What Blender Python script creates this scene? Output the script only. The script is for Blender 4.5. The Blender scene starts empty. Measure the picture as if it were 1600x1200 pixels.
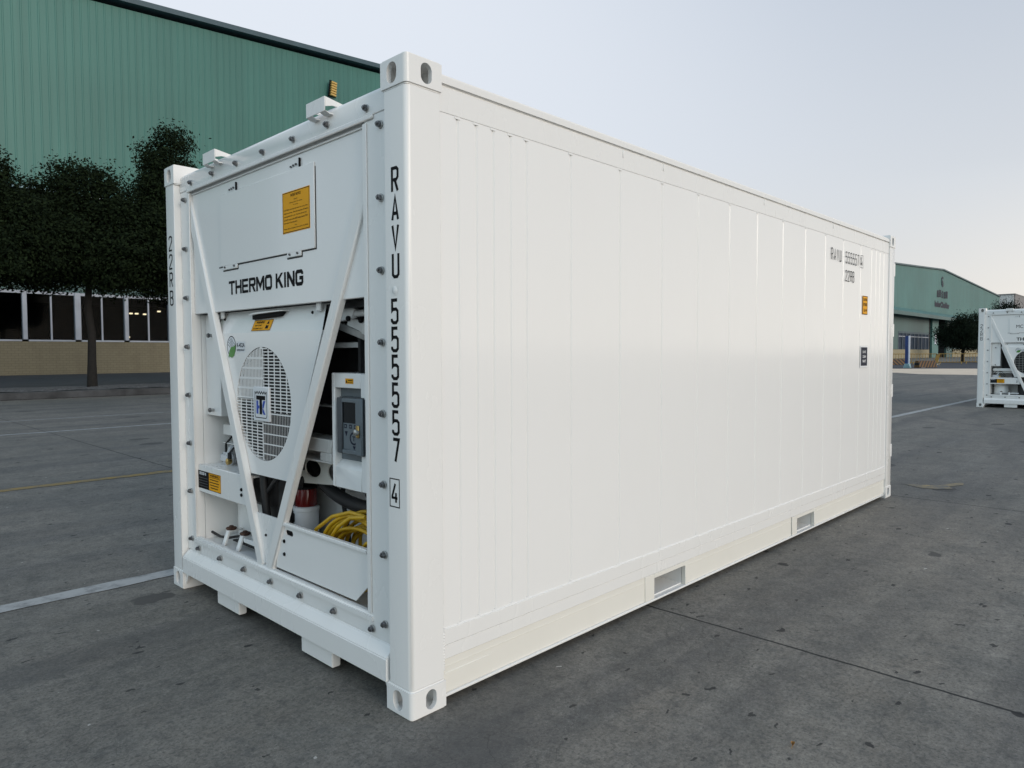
import bpy, bmesh, math, random
from mathutils import Vector, Matrix

R = math.radians
scene = bpy.context.scene
col = scene.collection

# ------------------------------------------------------------------ camera
cd = bpy.data.cameras.new("camera")
cam = bpy.data.objects.new("camera", cd)
col.objects.link(cam)
cd.sensor_fit = 'HORIZONTAL'
cd.sensor_width = 36.0
cd.lens = 36.0 * 1101.985 / 1600.0
cd.clip_start = 0.05
cd.clip_end = 4000
_a, _b, _c = 0.769852559, -0.0431727621, -0.00312557479
_f = Vector((math.cos(_b) * math.cos(_a), math.cos(_b) * math.sin(_a), math.sin(_b)))
_r = Vector((math.sin(_a), -math.cos(_a), 0))
_u = _r.cross(_f)
_r2 = _r * math.cos(_c) + _u * math.sin(_c)
_u2 = -_r * math.sin(_c) + _u * math.cos(_c)
cam.matrix_world = Matrix(((_r2.x, _u2.x, -_f.x, -1.66616753), (_r2.y, _u2.y, -_f.y, -2.16887738),
                           (_r2.z, _u2.z, -_f.z, 1.44730797), (0, 0, 0, 1)))
scene.camera = cam

# ------------------------------------------------------------------ light
SUN_EL, SUN_AZ = R(16), (-0.10, -1.0)
scene.view_settings.view_transform = 'Standard'
scene.view_settings.look = 'None'
scene.view_settings.gamma = 1
scene.view_settings.exposure = 0.31

world = bpy.data.worlds.new("World")
scene.world = world
world.use_nodes = True
wt = world.node_tree
for n in list(wt.nodes):
    wt.nodes.remove(n)


def wn(t, **k):
    n = wt.nodes.new(t)
    for a, v in k.items():
        setattr(n, a, v)
    return n


sky = wn('ShaderNodeTexSky', sky_type='NISHITA', sun_disc=False)
sky.sun_elevation = SUN_EL
sky.sun_rotation = math.atan2(SUN_AZ[0], SUN_AZ[1])
sky.air_density = 1.0
sky.dust_density = 2.5
sky.ozone_density = 1.0
tc = wn('ShaderNodeTexCoord')
sx = wn('ShaderNodeSeparateXYZ')
wt.links.new(tc.outputs['Generated'], sx.inputs[0])


def ramp_node(stops):
    n = wn('ShaderNodeValToRGB')
    el = n.color_ramp.elements
    el[0].position, el[0].color = stops[0][0], (*stops[0][1], 1)
    el[1].position, el[1].color = stops[-1][0], (*stops[-1][1], 1)
    for p, c in stops[1:-1]:
        e = el.new(p)
        e.color = (*c, 1)
    wt.links.new(sx.outputs['Z'], n.inputs[0])
    return n.outputs[0]


# pale evening haze: warm at the horizon, a milky glow on one side, clear blue elsewhere
glow = ramp_node([(0.0, (0.68, 0.645, 0.61)), (0.10, (0.66, 0.66, 0.665)), (0.26, (0.67, 0.705, 0.76)), (0.45, (0.70, 0.738, 0.80)), (1.0, (0.43, 0.52, 0.65))])
clear = ramp_node([(0.0, (0.65, 0.63, 0.60)), (0.08, (0.605, 0.60, 0.595)), (0.20, (0.585, 0.61, 0.645)), (0.42, (0.48, 0.53, 0.605)), (1.0, (0.31, 0.42, 0.56))])
dt = wn('ShaderNodeVectorMath', operation='DOT_PRODUCT')
wt.links.new(tc.outputs['Generated'], dt.inputs[0])
dt.inputs[1].default_value = (math.cos(R(72)), math.sin(R(72)), 0.0)
mrw = wn('ShaderNodeMapRange', interpolation_type='SMOOTHSTEP')
mrw.inputs[1].default_value = 0.40
mrw.inputs[2].default_value = 0.92
wt.links.new(dt.outputs['Value'], mrw.inputs[0])
mg = wn('ShaderNodeMix', data_type='RGBA')
wt.links.new(mrw.outputs[0], mg.inputs[0])
wt.links.new(clear, mg.inputs[6])
wt.links.new(glow, mg.inputs[7])
# afterglow low in the sky on the sun's side
sg = ramp_node([(0.0, (0.46, 0.40, 0.33)), (0.09, (0.34, 0.29, 0.23)), (0.22, (0.04, 0.035, 0.03)), (1.0, (0.0, 0.0, 0.0))])
dt2 = wn('ShaderNodeVectorMath', operation='DOT_PRODUCT')
wt.links.new(tc.outputs['Generated'], dt2.inputs[0])
dt2.inputs[1].default_value = (math.cos(R(-55)), math.sin(R(-55)), 0.0)
mr2 = wn('ShaderNodeMapRange', interpolation_type='SMOOTHSTEP')
mr2.inputs[1].default_value = 0.15
mr2.inputs[2].default_value = 0.85
wt.links.new(dt2.outputs['Value'], mr2.inputs[0])
sgs = wn('ShaderNodeVectorMath', operation='SCALE')
wt.links.new(sg, sgs.inputs[0])
wt.links.new(mr2.outputs[0], sgs.inputs[3])
addg = wn('ShaderNodeVectorMath', operation='ADD')
wt.links.new(mg.outputs[2], addg.inputs[0])
wt.links.new(sgs.outputs[0], addg.inputs[1])
# cool lobe added to the unseen sky to light the machinery end
cg = ramp_node([(0.0, (0.04, 0.17, 0.20)), (0.5, (0.14, 0.26, 0.30)), (1.0, (0.0, 0.0, 0.0))])
dt3 = wn('ShaderNodeVectorMath', operation='DOT_PRODUCT')
wt.links.new(tc.outputs['Generated'], dt3.inputs[0])
dt3.inputs[1].default_value = (math.cos(R(190)), math.sin(R(190)), 0.0)
mr3 = wn('ShaderNodeMapRange', interpolation_type='SMOOTHSTEP')
mr3.inputs[1].default_value = 0.0
mr3.inputs[2].default_value = 0.8
wt.links.new(dt3.outputs['Value'], mr3.inputs[0])
cgs = wn('ShaderNodeVectorMath', operation='SCALE')
wt.links.new(cg, cgs.inputs[0])
wt.links.new(mr3.outputs[0], cgs.inputs[3])
addc = wn('ShaderNodeVectorMath', operation='ADD')
wt.links.new(addg.outputs[0], addc.inputs[0])
wt.links.new(cgs.outputs[0], addc.inputs[1])
hz = wn('ShaderNodeVectorMath', operation='SCALE')
hz.inputs[3].default_value = 10.0
wt.links.new(addc.outputs[0], hz.inputs[0])
mixw = wn('ShaderNodeMix', data_type='RGBA')
mixw.inputs[0].default_value = 0.86
wt.links.new(sky.outputs[0], mixw.inputs[6])
wt.links.new(hz.outputs[0], mixw.inputs[7])
bg = wn('ShaderNodeBackground')
bg.inputs[1].default_value = 0.10
wt.links.new(mixw.outputs[2], bg.inputs[0])
wo = wn('ShaderNodeOutputWorld')
wt.links.new(bg.outputs[0], wo.inputs[0])

sd = bpy.data.lights.new("sun", 'SUN')
sd.energy = 1.05
sd.angle = R(28)
sd.color = (1.0, 0.915, 0.83)
sun = bpy.data.objects.new("sun", sd)
col.objects.link(sun)
_sdir = Vector((SUN_AZ[0], SUN_AZ[1], 0)).normalized() * math.cos(SUN_EL) + Vector((0, 0, math.sin(SUN_EL)))
sun.rotation_euler = _sdir.to_track_quat('Z', 'Y').to_euler()
sun.location = (0, -20, 20)


# ------------------------------------------------------------------ materials
def new_mat(name):
    m = bpy.data.materials.new(name)
    m.use_nodes = True
    nt = m.node_tree
    return m, nt, nt.nodes['Principled BSDF'], nt.nodes, nt.links


def simple(name, c, rough=0.5, metal=0.0, spec=0.5, var=0.06, scale=6.0, bump=0.0, bscale=60.0):
    """Plain coated surface with a little noise in colour and roughness."""
    m, nt, b, N, L = new_mat(name)
    g = N.new('ShaderNodeNewGeometry')
    n = N.new('ShaderNodeTexNoise')
    n.inputs['Scale'].default_value = scale
    n.inputs['Detail'].default_value = 5
    L.new(g.outputs['Position'], n.inputs['Vector'])
    mr = N.new('ShaderNodeMapRange')
    mr.inputs[1].default_value = 0.3
    mr.inputs[2].default_value = 0.7
    mr.inputs[3].default_value = 1 - var
    mr.inputs[4].default_value = 1 + var
    L.new(n.outputs['Fac'], mr.inputs[0])
    vm = N.new('ShaderNodeVectorMath')
    vm.operation = 'SCALE'
    vm.inputs[0].default_value = c[:3]
    L.new(mr.outputs[0], vm.inputs[3])
    L.new(vm.outputs[0], b.inputs['Base Color'])
    b.inputs['Roughness'].default_value = rough
    b.inputs['Metallic'].default_value = metal
    b.inputs['Specular IOR Level'].default_value = spec
    if bump:
        n2 = N.new('ShaderNodeTexNoise')
        n2.inputs['Scale'].default_value = bscale
        n2.inputs['Detail'].default_value = 3
        L.new(g.outputs['Position'], n2.inputs['Vector'])
        bp = N.new('ShaderNodeBump')
        bp.inputs['Strength'].default_value = bump
        bp.inputs['Distance'].default_value = 0.01
        L.new(n2.outputs['Fac'], bp.inputs['Height'])
        L.new(bp.outputs[0], b.inputs['Normal'])
    return m


def paint_mat(name, c, rough=0.3, wave=0.02, dirt=0.10):
    """Glossy white container paint: faint dust, orange peel and oil-canning of thin sheet."""
    m, nt, b, N, L = new_mat(name)
    g = N.new('ShaderNodeNewGeometry')
    n = N.new('ShaderNodeTexNoise')
    n.inputs['Scale'].default_value = 2.2
    n.inputs['Detail'].default_value = 8
    n.inputs['Roughness'].default_value = 0.65
    L.new(g.outputs['Position'], n.inputs['Vector'])
    mp = N.new('ShaderNodeMapping')
    mp.inputs['Scale'].default_value = (5, 5, 2.2)
    L.new(g.outputs['Position'], mp.inputs[0])
    n3 = N.new('ShaderNodeTexNoise')
    n3.inputs['Scale'].default_value = 1.0
    n3.inputs['Detail'].default_value = 6
    L.new(mp.outputs[0], n3.inputs['Vector'])
    ad = N.new('ShaderNodeMath')
    ad.operation = 'ADD'
    L.new(n.outputs['Fac'], ad.inputs[0])
    L.new(n3.outputs['Fac'], ad.inputs[1])
    mr = N.new('ShaderNodeMapRange')
    mr.inputs[1].default_value = 0.85
    mr.inputs[2].default_value = 1.35
    mr.inputs[3].default_value = 0.0
    mr.inputs[4].default_value = dirt
    L.new(ad.outputs[0], mr.inputs[0])
    mx = N.new('ShaderNodeMix')
    mx.data_type = 'RGBA'
    mx.inputs[6].default_value = (*c, 1)
    mx.inputs[7].default_value = (0.50, 0.47, 0.40, 1)
    L.new(mr.outputs[0], mx.inputs[0])
    L.new(mx.outputs[2], b.inputs['Base Color'])
    rr = N.new('ShaderNodeMapRange')
    rr.inputs[1].default_value = 0.3
    rr.inputs[2].default_value = 0.7
    rr.inputs[3].default_value = rough - 0.02
    rr.inputs[4].default_value = rough + 0.03
    L.new(n3.outputs['Fac'], rr.inputs[0])
    L.new(rr.outputs[0], b.inputs['Roughness'])
    n2 = N.new('ShaderNodeTexNoise')
    n2.inputs['Scale'].default_value = 1.6
    n2.inputs['Detail'].default_value = 1
    L.new(g.outputs['Position'], n2.inputs['Vector'])
    bp = N.new('ShaderNodeBump')
    bp.inputs['Strength'].default_value = wave * 10
    bp.inputs['Distance'].default_value = 0.02
    L.new(n2.outputs['Fac'], bp.inputs['Height'])
    n4 = N.new('ShaderNodeTexNoise')
    n4.inputs['Scale'].default_value = 260
    L.new(g.outputs['Position'], n4.inputs['Vector'])
    bp2 = N.new('ShaderNodeBump')
    bp2.inputs['Strength'].default_value = 0.03
    bp2.inputs['Distance'].default_value = 0.002
    L.new(n4.outputs['Fac'], bp2.inputs['Height'])
    L.new(bp.outputs[0], bp2.inputs['Normal'])
    L.new(bp2.outputs[0], b.inputs['Normal'])
    return m


WHITE = paint_mat("white_paint", (0.82, 0.818, 0.805), 0.12, 0.014, 0.025)
WHITE2 = paint_mat("white_paint_frame", (0.80, 0.798, 0.783), 0.26, 0.006, 0.05)
CREAM = paint_mat("cream_primer", (0.78, 0.765, 0.705), 0.35, 0.006, 0.08)
BLACK = simple("black_vinyl", (0.006, 0.006, 0.007), 0.6, var=0.1, spec=0.12)
RUBBER = simple("black_rubber", (0.014, 0.014, 0.015), 0.55, var=0.2, scale=20)
COIL = simple("condenser_fins", (0.010, 0.010, 0.011), 0.7, var=0.3, scale=30)
BOLT = simple("bolt_steel", (0.17, 0.17, 0.175), 0.36, 0.9, var=0.5, scale=90)
STEEL = simple("bare_steel", (0.42, 0.42, 0.41), 0.38, 0.85, var=0.12, scale=30)
RUST = simple("rusty_steel", (0.09, 0.045, 0.03), 0.75, 0.2, var=0.4, scale=60)
BRASS = simple("brass", (0.55, 0.38, 0.14), 0.35, 0.9, var=0.1)
ORANGE = simple("orange_vinyl", (0.80, 0.37, 0.012), 0.5, var=0.05, spec=0.15)
BLUE = simple("blue_vinyl", (0.02, 0.07, 0.42), 0.4, var=0.05)
NAVY = simple("navy_vinyl", (0.010, 0.013, 0.030), 0.5, var=0.05, spec=0.2)
GREENV = simple("green_vinyl", (0.06, 0.24, 0.03), 0.4, var=0.08, scale=40)
LABELW = simple("white_vinyl", (0.72, 0.74, 0.76), 0.4, var=0.03)
GREYP = simple("grey_plastic", (0.125, 0.15, 0.168), 0.38, var=0.08, scale=15)
GREYD = simple("dark_grey_plastic", (0.055, 0.065, 0.075), 0.4, var=0.1, scale=15)
SCREEN = simple("dark_screen", (0.008, 0.010, 0.012), 0.12, var=0.05)
RED = simple("red_cap", (0.11, 0.006, 0.006), 0.22, var=0.15, scale=20)  # red darkened for the shade inside the machinery bay
YCABLE = simple("yellow_cable", (0.60, 0.36, 0.015), 0.38, var=0.12, scale=25)
JUGM = simple("translucent_plastic", (0.62, 0.64, 0.66), 0.4, var=0.05)


def ground_mat(name, joints=True, tone=1.0):
    m, nt, b, N, L = new_mat(name)
    g = N.new('ShaderNodeNewGeometry')
    P = g.outputs['Position']

    def noise(scale, detail=4, rough=0.55, vec=None, dist=0.0):
        n = N.new('ShaderNodeTexNoise')
        n.inputs['Scale'].default_value = scale
        n.inputs['Detail'].default_value = detail
        n.inputs['Roughness'].default_value = rough
        n.inputs['Distortion'].default_value = dist
        L.new(vec or P, n.inputs['Vector'])
        return n.outputs['Fac']

    def mrange(v, a, b_, c, d, clamp=True):
        n = N.new('ShaderNodeMapRange')
        n.clamp = clamp
        for i, x in zip((1, 2, 3, 4), (a, b_, c, d)):
            n.inputs[i].default_value = x
        L.new(v, n.inputs[0])
        return n.outputs[0]

    def math_(op, a, b_=None):
        n = N.new('ShaderNodeMath')
        n.operation = op
        for i, x in enumerate((a, b_)):
            if x is None:
                continue
            if isinstance(x, (int, float)):
                n.inputs[i].default_value = x
            else:
                L.new(x, n.inputs[i])
        return n.outputs[0]

    def mix(f, a, b_):
        n = N.new('ShaderNodeMix')
        n.data_type = 'RGBA'
        if isinstance(f, (int, float)):
            n.inputs[0].default_value = f
        else:
            L.new(f, n.inputs[0])
        for i, x in ((6, a), (7, b_)):
            if isinstance(x, tuple):
                n.inputs[i].default_value = (*x, 1)
            else:
                L.new(x, n.inputs[i])
        return n.outputs[2]

    def mapped(s, rot=0):
        n = N.new('ShaderNodeMapping')
        n.inputs['Scale'].default_value = s
        n.inputs['Rotation'].default_value = (0, 0, rot)
        L.new(P, n.inputs[0])
        return n.outputs[0]

    t = tone
    c = mix(mrange(noise(0.35, 5), 0.32, 0.68, 0, 1), (0.094 * t, 0.095 * t, 0.090 * t), (0.146 * t, 0.140 * t, 0.128 * t))
    # worn wheel paths running along the lanes
    st = noise(1.0, 5, 0.6, mapped((0.10, 1.1, 1)))
    c = mix(mrange(st, 0.48, 0.68, 0, 0.75), c, (0.052 * t, 0.055 * t, 0.060 * t))
    st2 = noise(1.0, 4, 0.6, mapped((0.16, 2.6, 1)))
    c = mix(mrange(st2, 0.52, 0.70, 0, 0.50), c, (0.17 * t, 0.168 * t, 0.158 * t))
    # blotches
    c = mix(mrange(noise(2.6, 7, 0.68), 0.48, 0.68, 0, 0.60), c, (0.062 * t, 0.066 * t, 0.066 * t))
    c = mix(mrange(noise(1.3, 5, 0.6, mapped((1, 1.3, 1), 0.6)), 0.56, 0.74, 0, 0.30), c, (0.15 * t, 0.135 * t, 0.115 * t))
    # grain
    gr = noise(70, 4, 0.75)
    c = mix(mrange(gr, 0.48, 0.66, 0, 0.80), c, (0.045 * t, 0.047 * t, 0.048 * t))
    gr2 = noise(150, 2, 0.6)
    c = mix(mrange(gr2, 0.56, 0.72, 0, 0.40), c, (0.24 * t, 0.235 * t, 0.225 * t))
    gr3 = noise(16, 6, 0.75)
    c = mix(mrange(gr3, 0.50, 0.68, 0, 0.70), c, (0.05 * t, 0.053 * t, 0.055 * t))
    # coarse aggregate and trowel texture
    for sc_, amt, dt_ in ((42, 0.22, 3), (11, 0.15, 5), (3.2, 0.12, 5)):
        nz = mrange(noise(sc_, dt_, 0.7), 0.30, 0.70, 1 - amt, 1 + amt)
        vm = N.new('ShaderNodeVectorMath')
        vm.operation = 'SCALE'
        L.new(c, vm.inputs[0])
        L.new(nz, vm.inputs[3])
        c = vm.outputs[0]
    # tyre tracks and scraped streaks
    s0 = N.new('ShaderNodeSeparateXYZ')
    L.new(P, s0.inputs[0])
    wig = math_('MULTIPLY', math_('SUBTRACT', noise(0.45, 3), 0.5), 0.9)
    fade = mrange(noise(0.8, 5, 0.7), 0.40, 0.62, 0.05, 1.0)
    for (xa, ya, xb, yb, wd, dk) in ((17.87, 3.24, 13.31, -0.06, 0.16, 0.55), (15.24, 2.26, 13.0, -1.2, 0.13, 0.45), (-0.71, -0.42, 0.35, -0.10, 0.20, 0.60),
                                     (-1.3, 1.55, 0.4, 1.62, 0.16, 0.55), (2.0, -2.4, 8.0, -0.9, 0.16, 0.40), (2.4, -3.6, 9.0, -2.0, 0.17, 0.35), (0.0, 4.6, 6.0, 4.75, 0.2, 0.4), (0.0, 9.4, 9.0, 9.7, 0.22, 0.5)):
        nl = math.hypot(xb - xa, yb - ya)
        na, nb = -(yb - ya) / nl, (xb - xa) / nl
        d0 = math_('ADD', math_('MULTIPLY', s0.outputs[0], na), math_('MULTIPLY', s0.outputs[1], nb))
        d0 = math_('ADD', math_('SUBTRACT', d0, na * xa + nb * ya), wig)
        k0 = mrange(math_('ABSOLUTE', d0), wd * 0.35, wd, dk, 0.0)
        c = mix(math_('MULTIPLY', k0, fade), c, (0.045 * t, 0.047 * t, 0.050 * t))
    # hairline map cracking, in patches
    nv = N.new('ShaderNodeTexNoise')
    nv.inputs['Scale'].default_value = 3.0
    nv.inputs['Detail'].default_value = 4
    L.new(P, nv.inputs['Vector'])
    av = N.new('ShaderNodeVectorMath')
    av.operation = 'MULTIPLY_ADD'
    L.new(nv.outputs['Color'], av.inputs[0])
    av.inputs[1].default_value = (0.5, 0.5, 0)
    L.new(P, av.inputs[2])
    v = N.new('ShaderNodeTexVoronoi')
    v.feature = 'DISTANCE_TO_EDGE'
    v.voronoi_dimensions = '2D'
    v.inputs['Scale'].default_value = 5.5
    L.new(av.outputs[0], v.inputs['Vector'])
    cr = mrange(v.outputs['Distance'], 0.0, 0.022, 1, 0)
    cr = math_('MULTIPLY', cr, mrange(noise(0.9, 4), 0.50, 0.64, 0, 0.50))
    c = mix(cr, c, (0.03, 0.032, 0.034))
    # oil and gum spots
    for sc, thr, r0, r1, colr, st_ in ((1.6, 0.80, 0.022, 0.070, (0.016, 0.017, 0.020), (1.0, 1.25, 1)), (3.6, 0.80, 0.02, 0.08, (0.02, 0.021, 0.023), (0.7, 1.4, 1)),
                                       (8.0, 0.80, 0.03, 0.11, (0.028, 0.029, 0.03), (0.6, 1.3, 1)), (6.0, 0.95, 0.02, 0.06, (0.42, 0.42, 0.42), (1, 1, 1)),
                                       (0.9, 0.80, 0.04, 0.16, (0.062, 0.062, 0.062), (0.8, 1.2, 1))):
        vv = N.new('ShaderNodeTexVoronoi')
        vv.voronoi_dimensions = '2D'
        vv.inputs['Scale'].default_value = sc
        mp = N.new('ShaderNodeMapping')
        mp.inputs['Scale'].default_value = st_
        wob = N.new('ShaderNodeVectorMath')
        wob.operation = 'MULTIPLY_ADD'
        nn = N.new('ShaderNodeTexNoise')
        nn.inputs['Scale'].default_value = 14
        nn.inputs['Detail'].default_value = 4
        L.new(P, nn.inputs['Vector'])
        L.new(nn.outputs['Color'], wob.inputs[0])
        wob.inputs[1].default_value = (0.10, 0.10, 0)
        L.new(P, wob.inputs[2])
        L.new(wob.outputs[0], mp.inputs[0])
        L.new(mp.outputs[0], vv.inputs['Vector'])
        sp = N.new('ShaderNodeSeparateColor')
        L.new(vv.outputs['Color'], sp.inputs[0])
        on = mrange(sp.outputs[0], thr, thr + 0.002, 0, 1)
        rad = mrange(sp.outputs[1], 0, 1, r0, r1)
        d = math_('SUBTRACT', rad, vv.outputs['Distance'])
        k = math_('MULTIPLY', on, mrange(d, 0.0, 0.012, 0, 0.9))
        c = mix(k, c, colr)
    if joints:
        s = N.new('ShaderNodeSeparateXYZ')
        L.new(P, s.inputs[0])
        wn_ = noise(1.3, 3)
        wn2 = noise(9, 3)
        xx = math_('ADD', s.outputs[0], math_('MULTIPLY', wn_, 0.03))
        xx = math_('ADD', xx, math_('MULTIPLY', wn2, 0.012))
        k = math_('FRACT', math_('DIVIDE', math_('SUBTRACT', xx, 1.755 - 4.37 / 2 - 43.7), 4.37))
        d = math_('ABSOLUTE', math_('SUBTRACT', k, 0.5))
        jm = mrange(d, 0.0010, 0.0026, 1.0, 0)
        c = mix(jm, c, (0.012, 0.013, 0.015))
    wv = N.new('ShaderNodeVectorMath')
    wv.operation = 'MULTIPLY'
    wv.inputs[1].default_value = (1.04, 1.0, 0.945)
    L.new(c, wv.inputs[0])
    L.new(wv.outputs[0], b.inputs['Base Color'])
    b.inputs['Roughness'].default_value = 0.78
    b.inputs['Specular IOR Level'].default_value = 0.35
    bp = N.new('ShaderNodeBump')
    bp.inputs['Strength'].default_value = 0.35
    bp.inputs['Distance'].default_value = 0.004
    hsum = math_('ADD', gr, math_('MULTIPLY', gr3, 0.8))
    L.new(hsum, bp.inputs['Height'])
    L.new(bp.outputs[0], b.inputs['Normal'])
    return m


GROUND = ground_mat("yard_concrete", True, 1.40)


def worn_paint(name, c, under=(0.10, 0.104, 0.105), wear=0.42, sc=7):
    m, nt, b, N, L = new_mat(name)
    g = N.new('ShaderNodeNewGeometry')
    n = N.new('ShaderNodeTexNoise')
    n.inputs['Scale'].default_value = sc
    n.inputs['Detail'].default_value = 9
    n.inputs['Roughness'].default_value = 0.72
    L.new(g.outputs['Position'], n.inputs['Vector'])
    mr = N.new('ShaderNodeMapRange')
    mr.inputs[1].default_value = wear - 0.10
    mr.inputs[2].default_value = wear + 0.16
    L.new(n.outputs['Fac'], mr.inputs[0])
    mx = N.new('ShaderNodeMix')
    mx.data_type = 'RGBA'
    mx.inputs[6].default_value = (*under, 1)
    mx.inputs[7].default_value = (*c, 1)
    L.new(mr.outputs[0], mx.inputs[0])
    L.new(mx.outputs[2], b.inputs['Base Color'])
    b.inputs['Roughness'].default_value = 0.7
    return m


PWHITE = worn_paint("worn_white_paint", (0.36, 0.365, 0.36), wear=0.36)
PWHITE2 = worn_paint("thin_white_paint", (0.32, 0.33, 0.33), wear=0.38)
PYEL = worn_paint("worn_yellow_paint", (0.26, 0.175, 0.045), wear=0.42)
PYEL2 = worn_paint("faded_yellow_paint", (0.30, 0.225, 0.10), wear=0.50, sc=6)
ASPH = simple("dark_asphalt", (0.030, 0.033, 0.042), 0.85, var=0.25, scale=0.8, bump=0.3, bscale=80)
SUNLITCON = simple("sunlit_concrete", (0.72, 0.58, 0.44), 0.8, var=0.10, scale=0.6)  # warm low sunlight on the strip, put into the concrete's colour
KERB = simple("kerb_stone", (0.045, 0.047, 0.050), 0.85, var=0.45, scale=2.5, bump=0.4, bscale=30)
GRAVEL = simple("planter_gravel", (0.105, 0.105, 0.11), 0.9, var=0.75, scale=16, bump=1.0, bscale=20)
SOIL = simple("dark_path", (0.028, 0.030, 0.034), 0.9, var=0.3, scale=1.5, bump=0.4, bscale=40)


def clad_mat(name, c):
    m, nt, b, N, L = new_mat(name)
    g = N.new('ShaderNodeNewGeometry')
    mp = N.new('ShaderNodeMapping')
    mp.inputs['Scale'].default_value = (1.6, 1.6, 0.03)
    L.new(g.outputs['Position'], mp.inputs[0])
    n = N.new('ShaderNodeTexNoise')
    n.inputs['Scale'].default_value = 1.0
    n.inputs['Detail'].default_value = 6
    n.inputs['Roughness'].default_value = 0.7
    L.new(mp.outputs[0], n.inputs['Vector'])
    n2 = N.new('ShaderNodeTexNoise')
    n2.inputs['Scale'].default_value = 0.09
    n2.inputs['Detail'].default_value = 4
    L.new(g.outputs['Position'], n2.inputs['Vector'])
    ad = N.new('ShaderNodeMath')
    ad.operation = 'ADD'
    L.new(n.outputs['Fac'], ad.inputs[0])
    L.new(n2.outputs['Fac'], ad.inputs[1])
    mr = N.new('ShaderNodeMapRange')
    mr.inputs[1].default_value = 0.7
    mr.inputs[2].default_value = 1.3
    mr.inputs[3].default_value = 0.80
    mr.inputs[4].default_value = 1.14
    L.new(ad.outputs[0], mr.inputs[0])
    vm = N.new('ShaderNodeVectorMath')
    vm.operation = 'SCALE'
    vm.inputs[0].default_value = c
    L.new(mr.outputs[0], vm.inputs[3])
    L.new(vm.outputs[0], b.inputs['Base Color'])
    b.inputs['Roughness'].default_value = 0.48
    return m


CLAD = clad_mat("green_cladding", (0.046, 0.165, 0.140))
CLAD2 = clad_mat("green_cladding_far", (0.068, 0.178, 0.166))
CLAD_SHADED = clad_mat("shaded_lower_cladding", (0.060, 0.125, 0.120))  # awning shade on the lower walls, put into the cladding colour
FASCIA = simple("blue_grey_fascia", (0.045, 0.085, 0.105), 0.5, var=0.1, scale=1)
FLASH = simple("pale_flashing", (0.22, 0.36, 0.40), 0.5, var=0.3, scale=1.5)
ROOFM = simple("roof_sheet", (0.12, 0.16, 0.17), 0.6, var=0.1, scale=0.5)
FRAMEW = simple("window_frame", (0.34, 0.37, 0.42), 0.45, var=0.1, scale=2)
DARKIN = simple("dark_interior", (0.02, 0.022, 0.025), 0.9, var=0.2, scale=1)
WINDARK = simple("blue_grey_curtain", (0.06, 0.075, 0.11), 0.8, var=0.35, scale=2)  # dark blue-grey cloth
BLUEGL = simple("blue_grey_strip", (0.045, 0.075, 0.11), 0.4, var=0.15, scale=2)
YELP = simple("yellow_paint", (0.30, 0.185, 0.035), 0.5, var=0.2, scale=5)
LAMPY = simple("yellow_enamel", (0.55, 0.36, 0.10), 0.5, var=0.1, scale=8)
BLUEP = simple("blue_paint", (0.008, 0.034, 0.15), 0.4, var=0.15, scale=3)
WHITEP = simple("white_panel", (0.62, 0.66, 0.74), 0.5, var=0.08, scale=2)
FARW = simple("far_white_sheet", (0.78, 0.76, 0.74), 0.6, var=0.06, scale=0.2)
FARG = simple("far_grey_sheet", (0.20, 0.19, 0.19), 0.6, var=0.06, scale=0.2)
BARK = simple("bark", (0.009, 0.008, 0.007), 0.9, var=0.4, scale=9, bump=0.8, bscale=25)


def brick_mat(name, k):
    m, nt, b, N, L = new_mat(name)
    g = N.new('ShaderNodeNewGeometry')
    s = N.new('ShaderNodeSeparateXYZ')
    L.new(g.outputs['Position'], s.inputs[0])
    cb = N.new('ShaderNodeCombineXYZ')
    L.new(s.outputs[0], cb.inputs[0])
    L.new(s.outputs[2], cb.inputs[1])
    t = N.new('ShaderNodeTexBrick')
    t.inputs['Scale'].default_value = 1.0
    t.inputs['Brick Width'].default_value = 0.36
    t.inputs['Row Height'].default_value = 0.155
    t.inputs['Mortar Size'].default_value = 0.012
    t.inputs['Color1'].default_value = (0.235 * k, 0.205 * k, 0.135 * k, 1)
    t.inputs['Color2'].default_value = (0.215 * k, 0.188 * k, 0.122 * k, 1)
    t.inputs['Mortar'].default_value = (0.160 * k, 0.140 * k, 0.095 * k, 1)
    L.new(cb.outputs[0], t.inputs['Vector'])
    n = N.new('ShaderNodeTexNoise')
    n.inputs['Scale'].default_value = 0.8
    n.inputs['Detail'].default_value = 6
    mp = N.new('ShaderNodeMapping')
    mp.inputs['Scale'].default_value = (1.6, 1, 0.35)
    L.new(g.outputs['Position'], mp.inputs[0])
    L.new(mp.outputs[0], n.inputs['Vector'])
    mr = N.new('ShaderNodeMapRange')
    mr.inputs[1].default_value = 0.5
    mr.inputs[2].default_value = 0.75
    mr.inputs[3].default_value = 0
    mr.inputs[4].default_value = 0.5
    L.new(n.outputs['Fac'], mr.inputs[0])
    mx = N.new('ShaderNodeMix')
    mx.data_type = 'RGBA'
    L.new(mr.outputs[0], mx.inputs[0])
    L.new(t.outputs['Color'], mx.inputs[6])
    mx.inputs[7].default_value = (0.13 * k, 0.11 * k, 0.07 * k, 1)
    L.new(mx.outputs[2], b.inputs['Base Color'])
    b.inputs['Roughness'].default_value = 0.85
    return m


BRICK_SHADED = brick_mat("cream_brick_tree_shade", 0.80)  # brick colour darkened for the shade of the trees
BRICK_UNSHADED = brick_mat("cream_brick_unshaded", 1.45)  # same brick without the tree shade in its colour


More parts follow.
